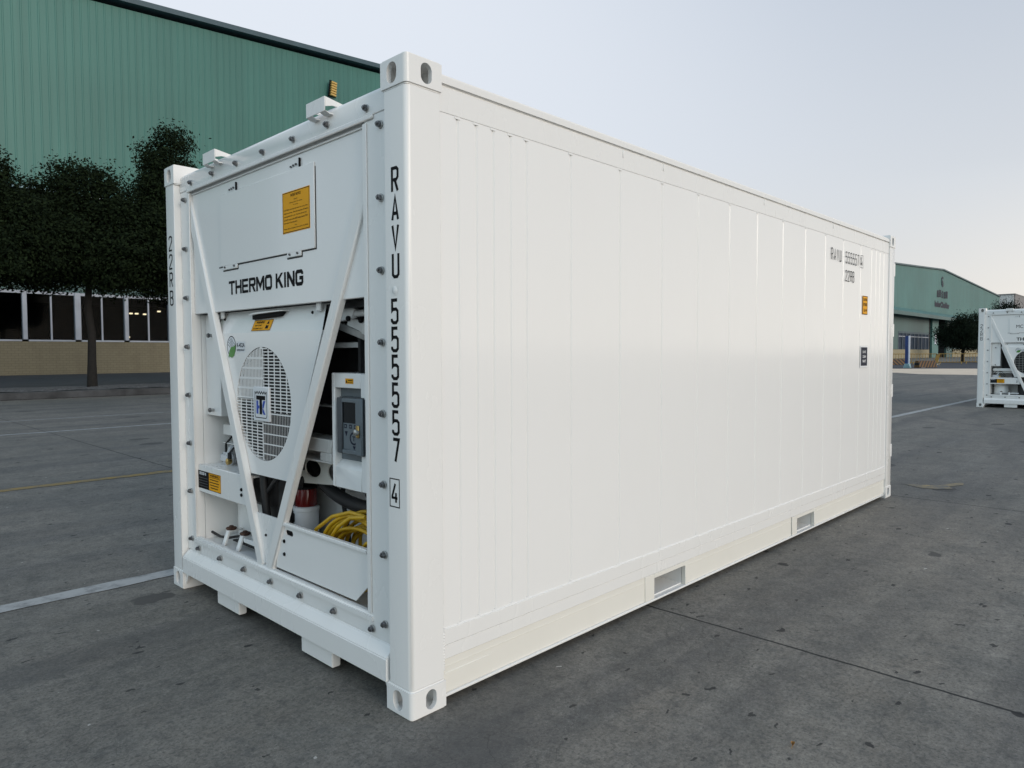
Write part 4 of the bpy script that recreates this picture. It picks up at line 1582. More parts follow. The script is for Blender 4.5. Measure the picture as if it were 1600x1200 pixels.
    b.tube([(0.12, 1.44, 0.86), (0.12, 1.43, 0.72), (0.13, 1.42, 0.52), (0.13, 1.40, 0.34)], 0.022, RUBBER, 10)
    b.tube([(0.11, 1.22, 0.83), (0.12, 1.32, 0.77), (0.13, 1.42, 0.70), (0.14, 1.50, 0.66)], 0.012, RUBBER, 8)
    b.build("compressor", T)
    b = MB()
    b.box(0.180, 0.2145, 1.97, 2.13, 0.783, 0.850, JUGM, 0.015, 3)
    b.tube([(0.195, 2.03, 0.84), (0.195, 1.99, 0.89)], 0.016, JUGM, 12)
    b.lathe([(0.016, 0.0), (0.020, -0.01), (0.020, -0.025), (0.010, -0.03)], (0.178, 1.965, 0.808), BRASS, 10, 'x')
    b.tube([(0.17, 1.965, 0.808), (0.17, 1.965, 0.86)], 0.012, RUBBER, 10)
    b.build("service_valve", T)
    # pivot arm under the upper panel
    b = MB()
    b.prism([(0.80, 1.640), (0.785, 1.680), (0.760, 1.6868), (0.68, 1.6868), (0.620, 1.655), (0.640, 1.615), (0.735, 1.602), (0.78, 1.605)], 'x', 0.170, 0.200, WHITE2, 0.003)
    b.tube([(0.19, 0.66, 1.636), (0.19, 0.342, 1.636)], 0.016, WHITE2, 12)
    b.beam((0.21, 0.72, 1.600), (0.21, 0.345, 1.50), (1, 0, 0), 0.055, 0.030, WHITE2, 0.003)
    b.beam((0.19, 0.78, 1.585), (0.24, 0.345, 1.455), (1, 0, 0), 0.035, 0.030, STEEL, 0.003)
    for y, z in ((0.665, 1.612), (0.60, 1.602), (0.53, 1.580)):
        b.lathe([(0.013, 0), (0.013, -0.01), (0.008, -0.014)], (0.170 if y > 0.62 else 0.195, y, z), BLACK, 10, 'x')
    b.build("pivot_arm", T)
    # control box with keypad
    b = MB()
    b.box(0.120, 0.30, 0.3402, 0.505, 0.825, 1.360, WHITE, 0.004)
    b.box(0.120, 0.30, 0.718, 0.744, 0.825, 1.360, WHITE, 0.004)
    b.box(0.1205, 0.30, 0.5052, 0.7178, 1.292, 1.3595, WHITE, 0.002)
    b.prism([(0.1205, 0.8255), (0.1205, 0.920), (0.155, 0.955), (0.29, 0.955), (0.29, 0.8255)], 'y', 0.5052, 0.7178, WHITE, 0.002)
    b.box(0.155, 0.29, 0.5052, 0.7178, 0.9552, 1.2918, GREYP)
    CB = b.build("control_box", T)
    g = MB()
    g.lathe([(0.060, 0), (0.060, 0.04)], (0.20, 0.42, 1.375), WHITE2, 24, 'x')
    g.build("cap", CB)
    g = MB()
    g.box(0.1192, 0.1200, 0.560, 0.625, 1.312, 1.336, ORANGE)
    g.sheet([(0.004, 0.004), (0.018, 0.004), (0.011, 0.020)], BLACK, (0.1192, 0.625, 1.312), NU, NV, 0.0005)
    g.text("WARNING", BLACK, (0.1192, 0.604, 1.324), NU, NV, 0.040, 0.007, 0.0005, 0.03)
    g.text("HIGH VOLTAGE", BLACK, (0.1192, 0.604, 1.315), NU, NV, 0.040, 0.005, 0.0005, 0.02)
    g.build("warning_label", CB)
    g = MB()
    ky0, ky1, kz0, kz1 = 0.470, 0.672, 0.990, 1.252
    g.box(0.108, 0.1545, ky0, ky1, kz0, kz1, GREYD, 0.006, 2)
    g.box(0.098, 0.1078, ky0 + 0.005, ky1 - 0.045, kz0 + 0.005, kz0 + 0.024, GREYP, 0.003)
    g.box(0.098, 0.1078, ky0 + 0.005, ky1 - 0.0455, kz1 - 0.024, kz1 - 0.005, GREYP, 0.003)
    g.box(0.096, 0.1078, ky0 - 0.006, ky0 + 0.045, kz0 + 0.004, kz1 - 0.004, GREYP, 0.004)
    g.box(0.098, 0.1078, ky1 - 0.045, ky1 - 0.004, kz0 + 0.003, kz1 - 0.003, GREYD, 0.004)
    g.box(0.1065, 0.1079, ky0 + 0.046, ky1 - 0.046, kz0 + 0.1445, kz1 - 0.0245, SCREEN)
    g.box(0.1065, 0.1079, ky0 + 0.046, ky1 - 0.046, kz0 + 0.0245, kz0 + 0.144, GREYP)
    oo = (0.1065, ky1 - 0.046, kz0 + 0.0245)
    for k in range(3):
        g.ring(0.022, 0.020, 0.004, NAVY, (0.1065, ky1 - 0.052 - k * 0.042, kz0 + 0.145), NU, NV, 0.0006) if False else None
        g.sheet([(0.008 + k * 0.04, 0.096), (0.030 + k * 0.04, 0.096), (0.030 + k * 0.04, 0.114), (0.008 + k * 0.04, 0.114)], NAVY, oo, NU, NV, 0.0006)
        g.sheet([(0.013 + k * 0.04, 0.101), (0.025 + k * 0.04, 0.101), (0.025 + k * 0.04, 0.109), (0.013 + k * 0.04, 0.109)], GREYP, oo, NU, NV, 0.0010)
    g.sheet([(0.012, 0.082), (0.036, 0.082), (0.024, 0.058)], NAVY, oo, NU, NV, 0.0006)
    g.sheet([(0.075, 0.018), (0.099, 0.018), (0.087, 0.0)], NAVY, oo, NU, NV, 0.0006)
    g.sheet([(0.086 + 0.034 * math.cos(2 * math.pi * k / 24), 0.052 + 0.030 * math.sin(2 * math.pi * k / 24)) for k in range(24)], NAVY, oo, NU, NV, 0.0006)
    g.sheet([(0.086 + 0.024 * math.cos(2 * math.pi * k / 24), 0.052 + 0.021 * math.sin(2 * math.pi * k / 24)) for k in range(24)], GREYP, oo, NU, NV, 0.0010)
    g.text("T", NAVY, (0.1065, oo[1] - 0.075, oo[2] + 0.041), NU, NV, 0.022, 0.022, 0.0014, 0.03)
    g.build("keypad", CB)
    g = MB()
    g.box(0.088, 0.0958, 0.478, 0.500, 1.075, 1.130, BRASS, 0.003)
    g.lathe([(0.014, 0), (0.014, -0.012), (0.008, -0.016)], (0.090, 0.490, 1.10), STEEL, 12, 'x')
    g.build("latch", CB)
    # cable tray front
    tb = MB()
    tb.prism([(1.150, 0.585), (0.365, 0.585), (0.365, 0.450), (0.470, 0.357), (1.195, 0.357)], 'x', 0.060, 0.066, WHITE)
    c = MB()
    c.prism(oval(1.055, 0.555, 0.075, 0.028), 'x', 0.0, 0.1, WHITE)
    TR = obj_of("cable_tray", cut(tb.mesh("tray", 0), [c.mesh("h", 0)]), T)
    g = MB()
    g.box(0.046, 0.072, 0.365, 1.125, 0.586, 0.606, STEEL if False else WHITE2, 0.005, 2)
    for z in (0.506, 0.440):
        small_bolt(g, 0.060, 1.105, z, 0.010, BLACK)
    g.build("tray_lip", TR)
    # red-capped canister, hoses
    if not second:
        b = MB()
        b.lathe([(0.064, 0.3225), (0.066, 0.33), (0.066, 0.600), (0.070, 0.604), (0.070, 0.622), (0.060, 0.6265)], (0.285, 1.285, 0), JUGM, 28)
        b.box(0.212, 0.230, 1.290, 1.345, 0.545, 0.590, BLACK, 0.005)
        CN = b.build("red_cap_canister", T)
        g = MB()
        prof = []
        for k in range(24):
            a = 2 * math.pi * k / 24
            r_ = 0.058 + (0.002 if k % 2 else 0)
            prof.append((0.285 + r_ * math.cos(a), 1.285 + r_ * math.sin(a)))
        g.prism(prof, 'z', 0.627, 0.722, RED, 0.002)
        g.lathe([(0.061, 0.7222), (0.061, 0.734), (0.045, 0.740)], (0.285, 1.285, 0), BLACK, 24)
        g.build("red_cap", CN)
    b = MB()

    def smooth_path(pts, n=8):
        out = []
        P = [Vector(p) for p in pts]
        for i in range(len(P) - 1):
            p0, p1, p2, p3 = P[max(i - 1, 0)], P[i], P[i + 1], P[min(i + 2, len(P) - 1)]
            for k in range(n):
                t = k / n
                out.append(0.5 * ((2 * p1) + (p2 - p0) * t + (2 * p0 - 5 * p1 + 4 * p2 - p3) * t * t + (3 * p1 - p0 - 3 * p2 + p3) * t ** 3))
        out.append(P[-1])
        return out
    b.tube(smooth_path([(0.34, 1.30, 0.86), (0.32, 1.20, 0.79), (0.30, 1.05, 0.735), (0.29, 0.88, 0.705), (0.28, 0.70, 0.700), (0.27, 0.50, 0.715), (0.27, 0.345, 0.74)]), 0.034, RUBBER, 12)
    b.tube(smooth_path([(0.34, 0.98, 0.80), (0.35, 1.02, 0.74), (0.36, 1.03, 0.66), (0.37, 1.02, 0.55), (0.38, 1.00, 0.40)]), 0.013, RUBBER, 8)
    b.tube(smooth_path([(0.30, 1.26, 0.80), (0.24, 1.255, 0.765), (0.22, 1.24, 0.74)]), 0.020, RUBBER, 8)
    b.tube(smooth_path([(0.22, 0.60, 0.79), (0.20, 0.45, 0.775), (0.20, 0.345, 0.775)]), 0.018, RUBBER, 8)
    b.build("hose", T)
    # -- markings
    b = MB()
    b.glyphs("22RB", BLACK, (0.004, 2.384, 2.078), NU, NV, 0.094, 0.054, 0.0165, 0.0105, 0.0008, True)
    b.build("lettering", T)
    if not second:
        b = MB()
        b.glyphs("RAVU", BLACK, (0.004, 0.103, 2.071), NU, NV, 0.102, 0.049, 0.0078, 0.0130, 0.0008, True)
        b.build("lettering", T)
        b = MB()
        b.glyphs("555557", BLACK, (0.004, 0.113, 1.563), NU, NV, 0.101, 0.050, 0.0085, 0.0130, 0.0008, True)
        b.build("lettering", T)
        b = MB()
        b.glyphs("4", BLACK, (0.004, 0.121, 0.853), NU, NV, 0.085, 0.044, 0, 0.0105, 0.0008, True)
        b.ring(0.066, 0.116, 0.0045, BLACK, (0.004, 0.133, 0.838), NU, NV, 0.0008)
        b.build("lettering", T)
        b = MB()
        b.ribbon([(0.020 * math.cos(2 * math.pi * k / 20), 0.018 * math.sin(2 * math.pi * k / 20)) for k in range(20)], 0.004, WHITE, (0.004, 0.086, 1.695), NU, NV, 0.001, closed=True)
        b.lathe([(0.019, 0.0), (0.014, -0.003)], (0.0045, 0.086, 1.695), WHITE, 20, 'x')
        b.build("vent_plug", T)
        b = MB()
        b.glyphs("RAVU", BLACK, (4.362, 0.010, 2.213), SU, SV, 0.100, 0.041, 0.0235, 0.0078, 0.0012)
        b.build("lettering", T)
        b = MB()
        b.glyphs("555557", BLACK, (4.697, 0.010, 2.213), SU, SV, 0.100, 0.037, 0.0215, 0.0074, 0.0012)
        b.build("lettering", T)
        b = MB()
        b.glyphs("4", BLACK, (5.072, 0.010, 2.217), SU, SV, 0.090, 0.046, 0, 0.0095, 0.0012)
        b.ring(0.080, 0.112, 0.003, BLACK, (5.060, 0.010, 2.206), SU, SV, 0.0012)
        b.build("lettering", T)
        b = MB()
        b.glyphs("22RB", BLACK, (4.697, 0.010, 2.060), SU, SV, 0.096, 0.039, 0.0195, 0.0078, 0.0012)
        b.build("lettering", T)
        b = MB()
        b.box(5.142, 5.270, 0.0085, 0.0105, 1.793, 1.960, ORANGE)
        o6 = (5.142, 0.0085, 1.793)
        b.ring(0.128, 0.167, 0.006, BLACK, o6, SU, SV, 0.0005)
        b.text("CAUTION", BLACK, (5.158, 0.0085, 1.915), SU, SV, 0.096, 0.024, 0.0008, 0.03)
        b.text("8'6\" HIGH", BLACK, (5.160, 0.0085, 1.868), SU, SV, 0.092, 0.030, 0.0008, 0.03)
        b.text("2,6 M", BLACK, (5.166, 0.0085, 1.815), SU, SV, 0.080, 0.030, 0.0008, 0.03)
        b.build("warning_label", T)
        b = MB()
        b.box(5.101, 5.297, 0.0090, 0.0105, 1.310, 1.506, LABELW)
        b.box(5.119, 5.284, 0.0078, 0.0089, 1.326, 1.494, NAVY, 0.0)
        for k, s in enumerate(("DO NOT", "CLEAN", "PAINT")):
            b.text(s, LABELW, (5.160, 0.0078, 1.440 - k * 0.042), SU, SV, 0.085, 0.024, 0.0008, 0.03)
        b.build("warning_label", T)
    return T


container("refrigerated_container", (0, 0, 0), "large white refrigerated container in front, marked RAVU 555557 4 along its side")
container("refrigerated_container", (20.2, -0.473, 0), "smaller looking white container in the distance, cut off by the photo's edge, marked MC", second=True)

# yellow power cable coiled in the tray
b = MB()
rnd = random.Random(5)


def coil_loop(cx, cy, cz, ry, rz, tilt, r=0.0098, a0=0, a1=2 * math.pi, dx=0.0):
    pts = []
    n = 40
    for k in range(n + 1):
        a = a0 + (a1 - a0) * k / n
        pts.append((cx + tilt * math.sin(a) + dx * k / n, cy + ry * math.cos(a), cz + rz * math.sin(a)))
    b.tube(pts, r, YCABLE, 10)


for k in range(12):
    coil_loop(0.130 + 0.014 * k, 0.60 + rnd.uniform(-.03, .03), 0.525 + rnd.uniform(-.012, .012), 0.250 + rnd.uniform(-.04, .02) - 0.004 * k, 0.150 + rnd.uniform(-.06, .015), 0.03 + rnd.uniform(-.025, .02))
pts = [(0.135, 0.985, 0.50), (0.14, 0.93, 0.585), (0.15, 0.80, 0.665), (0.16, 0.66, 0.705), (0.165, 0.52, 0.70), (0.17, 0.42, 0.665), (0.19, 0.37, 0.60)]
b.tube(pts, 0.0098, YCABLE, 10)
pts = [(0.12, 0.80, 0.50), (0.12, 0.77, 0.57), (0.125, 0.71, 0.635), (0.135, 0.62, 0.69), (0.15, 0.52, 0.705)]
b.tube(pts, 0.0098, YCABLE, 10)
pts = [(0.115, 0.55, 0.46), (0.115, 0.525, 0.55), (0.12, 0.47, 0.60), (0.13, 0.40, 0.625), (0.15, 0.352, 0.63)]
b.tube(pts, 0.0098, YCABLE, 10)
pts = [(0.11, 0.475, 0.46), (0.11, 0.455, 0.54), (0.115, 0.42, 0.60), (0.125, 0.36, 0.64)]
b.tube(pts, 0.0098, YCABLE, 10)
tag(b.build("power_cable", origin=(0.2, 0.64, 0.34)), "yellow power cable coiled up in the tray of the white container", "cable")


# ------------------------------------------------------------------ warehouses
YW = 49.4


def ribbed_gable(name, parent, x0, x1, zlow, top, m, pitch=0.46, depth=0.022):
    b = MB()
    n = int((x1 - x0) / pitch)
    prof = []
    for i in range(n):
        x = x0 + i * pitch
        prof += [(x, 0), (x + pitch * 0.74, 0), (x + pitch * 0.80, -depth), (x + pitch * 0.94, -depth)]
    prof.append((x1, 0))
    for (xa, da), (xb, db) in zip(prof, prof[1:]):
        b.face([(xa, YW + da, zlow), (xb, YW + db, zlow), (xb, YW + db, top(xb)), (xa, YW + da, top(xa))], m)
    return b.build(name, parent, smooth=0)


def roof_slab(parent, pts, y0, y1, m, name="roof"):
    """pts: roof line (x, z) from left to right."""
    b = MB()
    outline = pts + [(p[0], p[1] - 0.35) for p in reversed(pts)]
    b.prism(outline, 'y', y0, y1, m)
    return b.build(name, parent)


# left hall, along the whole left side
LT = [(-25, 21.9), (14.05, 24.63), (46, 26.87), (58, 26.1)]


def ltop(x):
    for (xa, za), (xb, zb) in zip(LT, LT[1:]):
        if xa <= x <= xb:
            return za + (zb - za) * (x - xa) / (xb - xa)
    return LT[-1][1]


B1 = tag(empty("warehouse", (0, YW, 0)), "huge green corrugated warehouse with cream brick base behind the dark trees", "building", "green warehouses along the road")


def part(bb, name, parent, base, smooth=38):
    """Part built in world coordinates under a thing that stands at 'base'."""
    return bb.build(name, parent, loc=(-base[0], -base[1], -base[2]), smooth=smooth)


base1 = (0, YW, 0)
ribbed_gable("gable_wall", B1, -25, 58, 11.80, lambda x: ltop(x) - 0.36, CLAD).location = (0, -YW, 0)
roof_slab(B1, [(p[0], p[1] + 0.25) for p in LT], YW - 0.55, YW + 70, FASCIA).location = (0, -YW, 0)
b = MB()
b.box(57.6, 58.0, YW + 0.1, YW + 70, 0, 25.7, CLAD)
b.box(-25, 57.6, YW + 69.6, YW + 70, 0, 21.5, CLAD)
part(b, "rear_wall", B1, base1)
b = MB()
b.prism([(YW - 1.6, 11.30), (YW - 0.06, 11.72), (YW - 0.06, 11.80), (YW - 1.6, 11.42)], 'x', -25, 58, FLASH)
part(b, "awning", B1, base1)
b = MB()
b.box(-25, 57.6, YW + 0.02, YW + 0.3, 5.42, 11.6, CLAD_SHADED)
part(b, "lower_wall", B1, base1)
b = MB()
b.box(-25, 57.6, YW - 0.12, YW + 0.3, 0.10, 2.28, BRICK_SHADED)
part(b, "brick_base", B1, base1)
# ground-floor hall seen through the windows
b = MB()
b.box(-25, 57.5, YW + 20, YW + 20.3, 0.1, 6.5, DARKIN)
b.box(-25, 57.5, YW + 0.31, YW + 20, 5.9, 6.1, DARKIN)
b.box(-25, 57.5, YW + 0.31, YW + 20, 0.10, 0.22, DARKIN)
part(b, "hall_interior", B1, base1)
for k in range(-9, 13):
    xp = 8.67 + 2.86 * k
    if xp < -4 or xp > 40:
        continue
    w = MB()
    w.box(xp - 0.12 - (0.05 if k % 2 else 0), xp + 0.12 + (0.05 if k % 2 else 0), YW - 0.16, YW + 0.2, 2.40, 5.40, FRAMEW, 0.02)
    w.box(xp + 1.36, xp + 1.45, YW - 0.05, YW + 0.08, 2.40, 5.22, FRAMEW)
    w.box(xp + 0.17, xp + 2.69, YW - 0.10, YW + 0.12, 2.29, 2.395, FRAMEW, 0.01)
    w.box(xp + 0.17, xp + 2.69, YW - 0.05, YW + 0.12, 5.225, 5.40, FRAMEW)
    W = part(w, "window", B1, base1)
    p_ = MB()
    p_.box(xp + 0.125, xp + 2.735, YW + 0.03, YW + 0.036, 2.40, 5.22, GLASS)
    p_.build("pane", W)
for x, y, z in ((16.6, YW + 6, 4.55), (17.0, YW + 6, 4.55), (17.9, YW + 7, 4.58), (18.6, YW + 6, 4.78), (17.0, YW + 8, 2.82)):
    b = MB()
    b.box(x - 0.11, x + 0.11, y - 0.11, y + 0.11, z - 0.06, z + 0.05, LAMPLIT, 0.03)
    b.tube([(x, y, z + 0.05), (x, y, 5.9)], 0.01, DARKIN, 6)
    part(b, "ceiling_lamp", B1, base1)

# yellow slatted lamp on the gable wall
b = MB()
ax, az = Vector((0.10, 0, 1)).normalized(), Vector((1, 0, -0.10)).normalized()
o7 = Vector((30.15, YW - 0.55, 22.45))
for k in range(6):
    p0 = o7 + ax * (0.05 + k * 0.20)
    b.beam(p0 - az * 0.25, p0 + az * 0.25, (0, 1, 0), 0.155, 0.20, LAMPY, 0.02)
b.beam(o7 + ax * -0.06 + Vector((0, 0.16, 0)), o7 + ax * 1.24 + Vector((0, 0.16, 0)), (0, 1, 0), 0.66, 0.08, BLACK, 0.01)
b.beam(o7 + ax * 0.5 + Vector((-0.30, 0.26, -0.5)), o7 + ax * 0.5 + Vector((0.0, 0.5, 0)), (0, 0, 1), 0.12, 0.12, BLACK, 0.01)
tag(b.build("wall_lamp", origin=o7), "yellow slatted lamp mounted on the green corrugated wall above the container", "lamp")

# right hall, further down the same road
RT = [(150, 20.9), (182.1, 22.5), (224.8, 24.6), (305.0, 21.55)]


def rtop(x):
    for (xa, za), (xb, zb) in zip(RT, RT[1:]):
        if xa <= x <= xb:
            return za + (zb - za) * (x - xa) / (xb - xa)
    return RT[-1][1]


base2 = (225, YW, 0)
B2 = tag(empty("warehouse", base2), "green gabled warehouse in the distance with dark lettering and open dark gateway", "building", "green warehouses along the road")
o = ribbed_gable("gable_wall", B2, 150, 305, 11.0, lambda x: rtop(x) - 0.3, CLAD2, 1.0, 0.06)
o.location = (-225, -YW, 0)
roof_slab(B2, [(p[0], p[1] + 0.1) for p in RT], YW - 0.4, YW + 80, ROOFM).location = (-225, -YW, 0)
b = MB()
b.box(304.6, 305.0, YW + 0.1, YW + 80, 0, 21.0, CLAD2)
b.box(150, 304.6, YW + 79.6, YW + 80, 0, 20.5, CLAD2)
part(b, "rear_wall", B2, base2)
b = MB()
b.prism([(YW - 3.0, 10.4), (YW - 0.1, 12.0), (YW - 0.1, 12.25), (YW - 3.0, 10.9)], 'x', 150, 305, CLAD2)
b.box(150, 305, YW - 3.05, YW - 3.0, 10.1, 10.95, CLAD_SHADED)
part(b, "awning", B2, base2)
b = MB()
b.box(150, 184.9, YW, YW + 0.4, 2.2, 11.0, CLAD_SHADED)
b.box(184.9, 212.0, YW, YW + 0.4, 6.6, 11.0, CLAD_SHADED)
b.box(212.0, 214.2, YW + 0.2, YW + 0.6, 0, 11.0, DARKIN)
b.box(214.2, 220.6, YW - 0.3, YW + 0.4, 0, 11.0, CLAD2)
b.box(230.4, 237.0, YW - 0.1, YW + 0.4, 0, 11.0, CLAD_SHADED)
b.box(237.0, 304.5, YW, YW + 0.4, 2.3, 11.0, CLAD_SHADED)
part(b, "lower_wall", B2, base2)
b = MB()
b.box(150, 211.9, YW - 0.2, YW + 0.3, 0, 2.15, BRICK_UNSHADED)
b.box(237.2, 304, YW - 0.2, YW + 0.3, 0, 2.25, BRICK_UNSHADED)
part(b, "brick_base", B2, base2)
b = MB()
b.box(184.9, 212, YW + 3.0, YW + 3.2, 0, 6.6, WINDARK)
part(b, "curtain", B2, base2)
w = MB()
w.box(184.9, 212.0, YW - 0.05, YW + 0.2, 6.1, 6.6, FASCIA)
w.box(184.9, 212.0, YW - 0.05, YW + 0.2, 5.25, 5.45, FRAMEW)
for k in range(9):
    x = 185.0 + k * 3.3
    w.box(x, x + 0.35, YW - 0.06, YW + 0.25, 2.16, 6.1, BLUEGL)
W = part(w, "window", B2, base2)
p_ = MB()
p_.box(185, 211.9, YW + 0.10, YW + 0.12, 2.16, 6.1, DARKPANE)
p_.build("pane", W)
b = MB()
b.box(220.7, 230.3, YW + 12, YW + 12.3, 0, 11, DARKIN)
b.box(220.3, 220.6, YW + 0.4, YW + 12, 0, 11, DARKIN)
b.box(230.4, 230.7, YW + 0.4, YW + 12, 0, 11, DARKIN)
part(b, "gateway", B2, base2)
b = MB()
b.box(216.6, 218.6, YW - 0.36, YW - 0.3, 3.6, 6.4, WHITEP)
part(b, "notice_board", B2, base2)
for x, z, s in ((221.6, 4.2, 0.4), (225.3, 4.2, 0.62), (225.2, 3.2, 0.3)):
    b = MB()
    b.box(x - s, x + s, YW + 2.0, YW + 2.2, z - s * 0.6, z + s * 0.6, WHITEP if s > 0.5 else FRAMEW, 0.1)
    part(b, "lamp", B2, base2)
b = MB()
so = (0, YW - 0.07, 0)
S8 = [(224.4 + 1.0 * math.cos(t_), 21.7 + 0.55 * math.sin(t_)) for t_ in [math.pi * (0.25 + k / 8) for k in range(12)]]
b.ribbon([(225.4, 22.0), (224.6, 22.35), (223.7, 21.9), (224.0, 21.3), (224.9, 21.1), (225.3, 20.7), (224.7, 20.3), (223.6, 20.4)], 0.55, NAVY, so, SU, SV, 0.02)
b.ribbon([(223.6, 21.2), (224.0, 20.7), (224.2, 19.95), (225.0, 19.9), (225.4, 20.3)], 0.5, NAVY, so, SU, SV, 0.05)


def hanzi(x, z, w, h, strokes):
    for i, s_ in enumerate(strokes):
        b.ribbon([(x + p[0] * w, z + p[1] * h) for p in s_], 0.42, NAVY, so, SU, SV, 0.02 + 0.01 * i)


H1 = [[(.1, .8), (.9, .8)], [(.25, 1), (.25, .6)], [(.7, 1), (.7, .55)], [(.1, .5), (.9, .5)], [(.5, .8), (.5, 0)], [(.1, .02), (.9, .02)], [(.2, .28), (.8, .28)]]
H2 = [[(.1, 0), (.1, 1), (.9, 1), (.9, 0)], [(.25, .7), (.75, .7)], [(.25, .42), (.75, .42)], [(.5, .85), (.5, .1)], [(.25, .12), (.75, .12)]]
H3 = [[(.5, 1), (.1, .55)], [(.5, 1), (.9, .6)], [(.2, .5), (.8, .5)], [(.5, .6), (.5, 0)], [(.15, .25), (.85, .25)], [(.2, 0), (.8, 0)]]
for k, hz_ in enumerate((H1, H2, H3, H1, H2)):
    hanzi(218.8 + k * 2.42, 16.75, 2.0, 1.75, hz_)
b.text("InderChulder", NAVY, (216.8, YW - 0.07, 13.8), SU, SV, 16.0, 1.75, 0.02, 0.09)
part(b, "lettering", B2, base2, 0)

# pale building and tree far down the road
b = MB()
n = 26
for k in range(n):
    ya, yb_ = 45.8 + (54.5 - 45.8) * 0.0, 0
b = MB()
yl, yr = 62.0, 49.0
for k in range(30):
    y0_, y1_ = yr + (yl - yr) * k / 30, yr + (yl - yr) * (k + 0.6) / 30
    b.box(329.7, 330.0, y0_, y1_, 0, 23.6, FARW)
b.box(330.0, 331, yr, yl, 0, 23.5, FARW)
FB = empty("far_building", (332, 55, 0))
tag(FB, "pale white ribbed building far away behind the distant container", "building")
part(b, "front_wall", FB, (332, 55, 0))
b = MB()
b.box(330.0, 380, yr - 0.4, yr - 0.05, 0, 23.6, FARG)
part(b, "side_wall", FB, (332, 55, 0))
b = MB()
b.box(329.5, 380, yr - 0.5, yl, 23.6, 24.0, FARG)
part(b, "roof", FB, (332, 55, 0))


# ------------------------------------------------------------------ trees
def crown_mesh(name, seed, blobs, nclump, leaf, m, per=34):
    """Leaf clumps scattered through a set of overlapping blobs (x, y, z, rx, rz)."""
    rnd = random.Random(seed)
    vs, fs = [], []
    wsum = sum((bl[3] ** 2 * bl[4]) ** 0.75 for bl in blobs)
    for bl in blobs:
        nc = max(6, int(nclump * (bl[3] ** 2 * bl[4]) ** 0.75 / wsum))
        for _ in range(nc):
            d = Vector((rnd.gauss(0, 1), rnd.gauss(0, 1), rnd.gauss(0, 1))).normalized()
            rr = 1.0 - 0.55 * rnd.random() ** 1.8
            rr *= 0.88 + 0.20 * rnd.random()
            c = Vector((bl[0] + d.x * bl[3] * rr, bl[1] + d.y * bl[3] * rr, bl[2] + d.z * bl[4] * rr))
            cr = leaf * rnd.uniform(1.6, 3.6)
            out = (d + Vector((0, 0, 0.5))).normalized()
            for _k in range(int(per * rnd.uniform(0.5, 1.3))):
                p = c + Vector((rnd.gauss(0, .5), rnd.gauss(0, .5), rnd.gauss(0, .36))) * cr
                nrm = (out + Vector((rnd.gauss(0, .6), rnd.gauss(0, .6), rnd.gauss(0, .6)))).normalized()
                u = nrm.orthogonal().normalized()
                u.rotate(Matrix.Rotation(rnd.random() * 6.28, 3, nrm))
                v = nrm.cross(u)
                s = leaf * rnd.uniform(0.45, 1.0)
                i = len(vs)
                vs += [p - u * s * 0.5, p + v * s * 0.26 + nrm * s * 0.06, p + u * s * 0.5, p - v * s * 0.26 + nrm * s * 0.06]
                fs.append((i, i + 1, i + 2, i + 3))
    me = bpy.data.meshes.new(name)
    me.from_pydata([tuple(v) for v in vs], [], fs)
    me.materials.append(m)
    return me


def trunk_mesh(name, seed, h, r, spread, m=BARK):
    rnd = random.Random(seed)
    b = MB()
    pts = [(rnd.uniform(-.02, .02) * k, rnd.uniform(-.02, .02) * k, h * k / 5) for k in range(6)]
    b.tube(pts, [r * 1.25, r, r * 0.9, r * 0.82, r * 0.72, r * 0.6], m, 12)
    for k in range(7):
        a = k * 0.9 + rnd.random()
        z0 = h * rnd.uniform(0.74, 0.97)
        L_ = spread * rnd.uniform(0.6, 1.0)
        q = [(0, 0, z0), (math.cos(a) * L_ * .35, math.sin(a) * L_ * .35, z0 + L_ * .35), (math.cos(a) * L_ * .75, math.sin(a) * L_ * .75, z0 + L_ * .9)]
        b.tube(q, [r * .5, r * .32, r * .12], m, 8)
    return b.mesh(name)


TREE_MESHES = {}


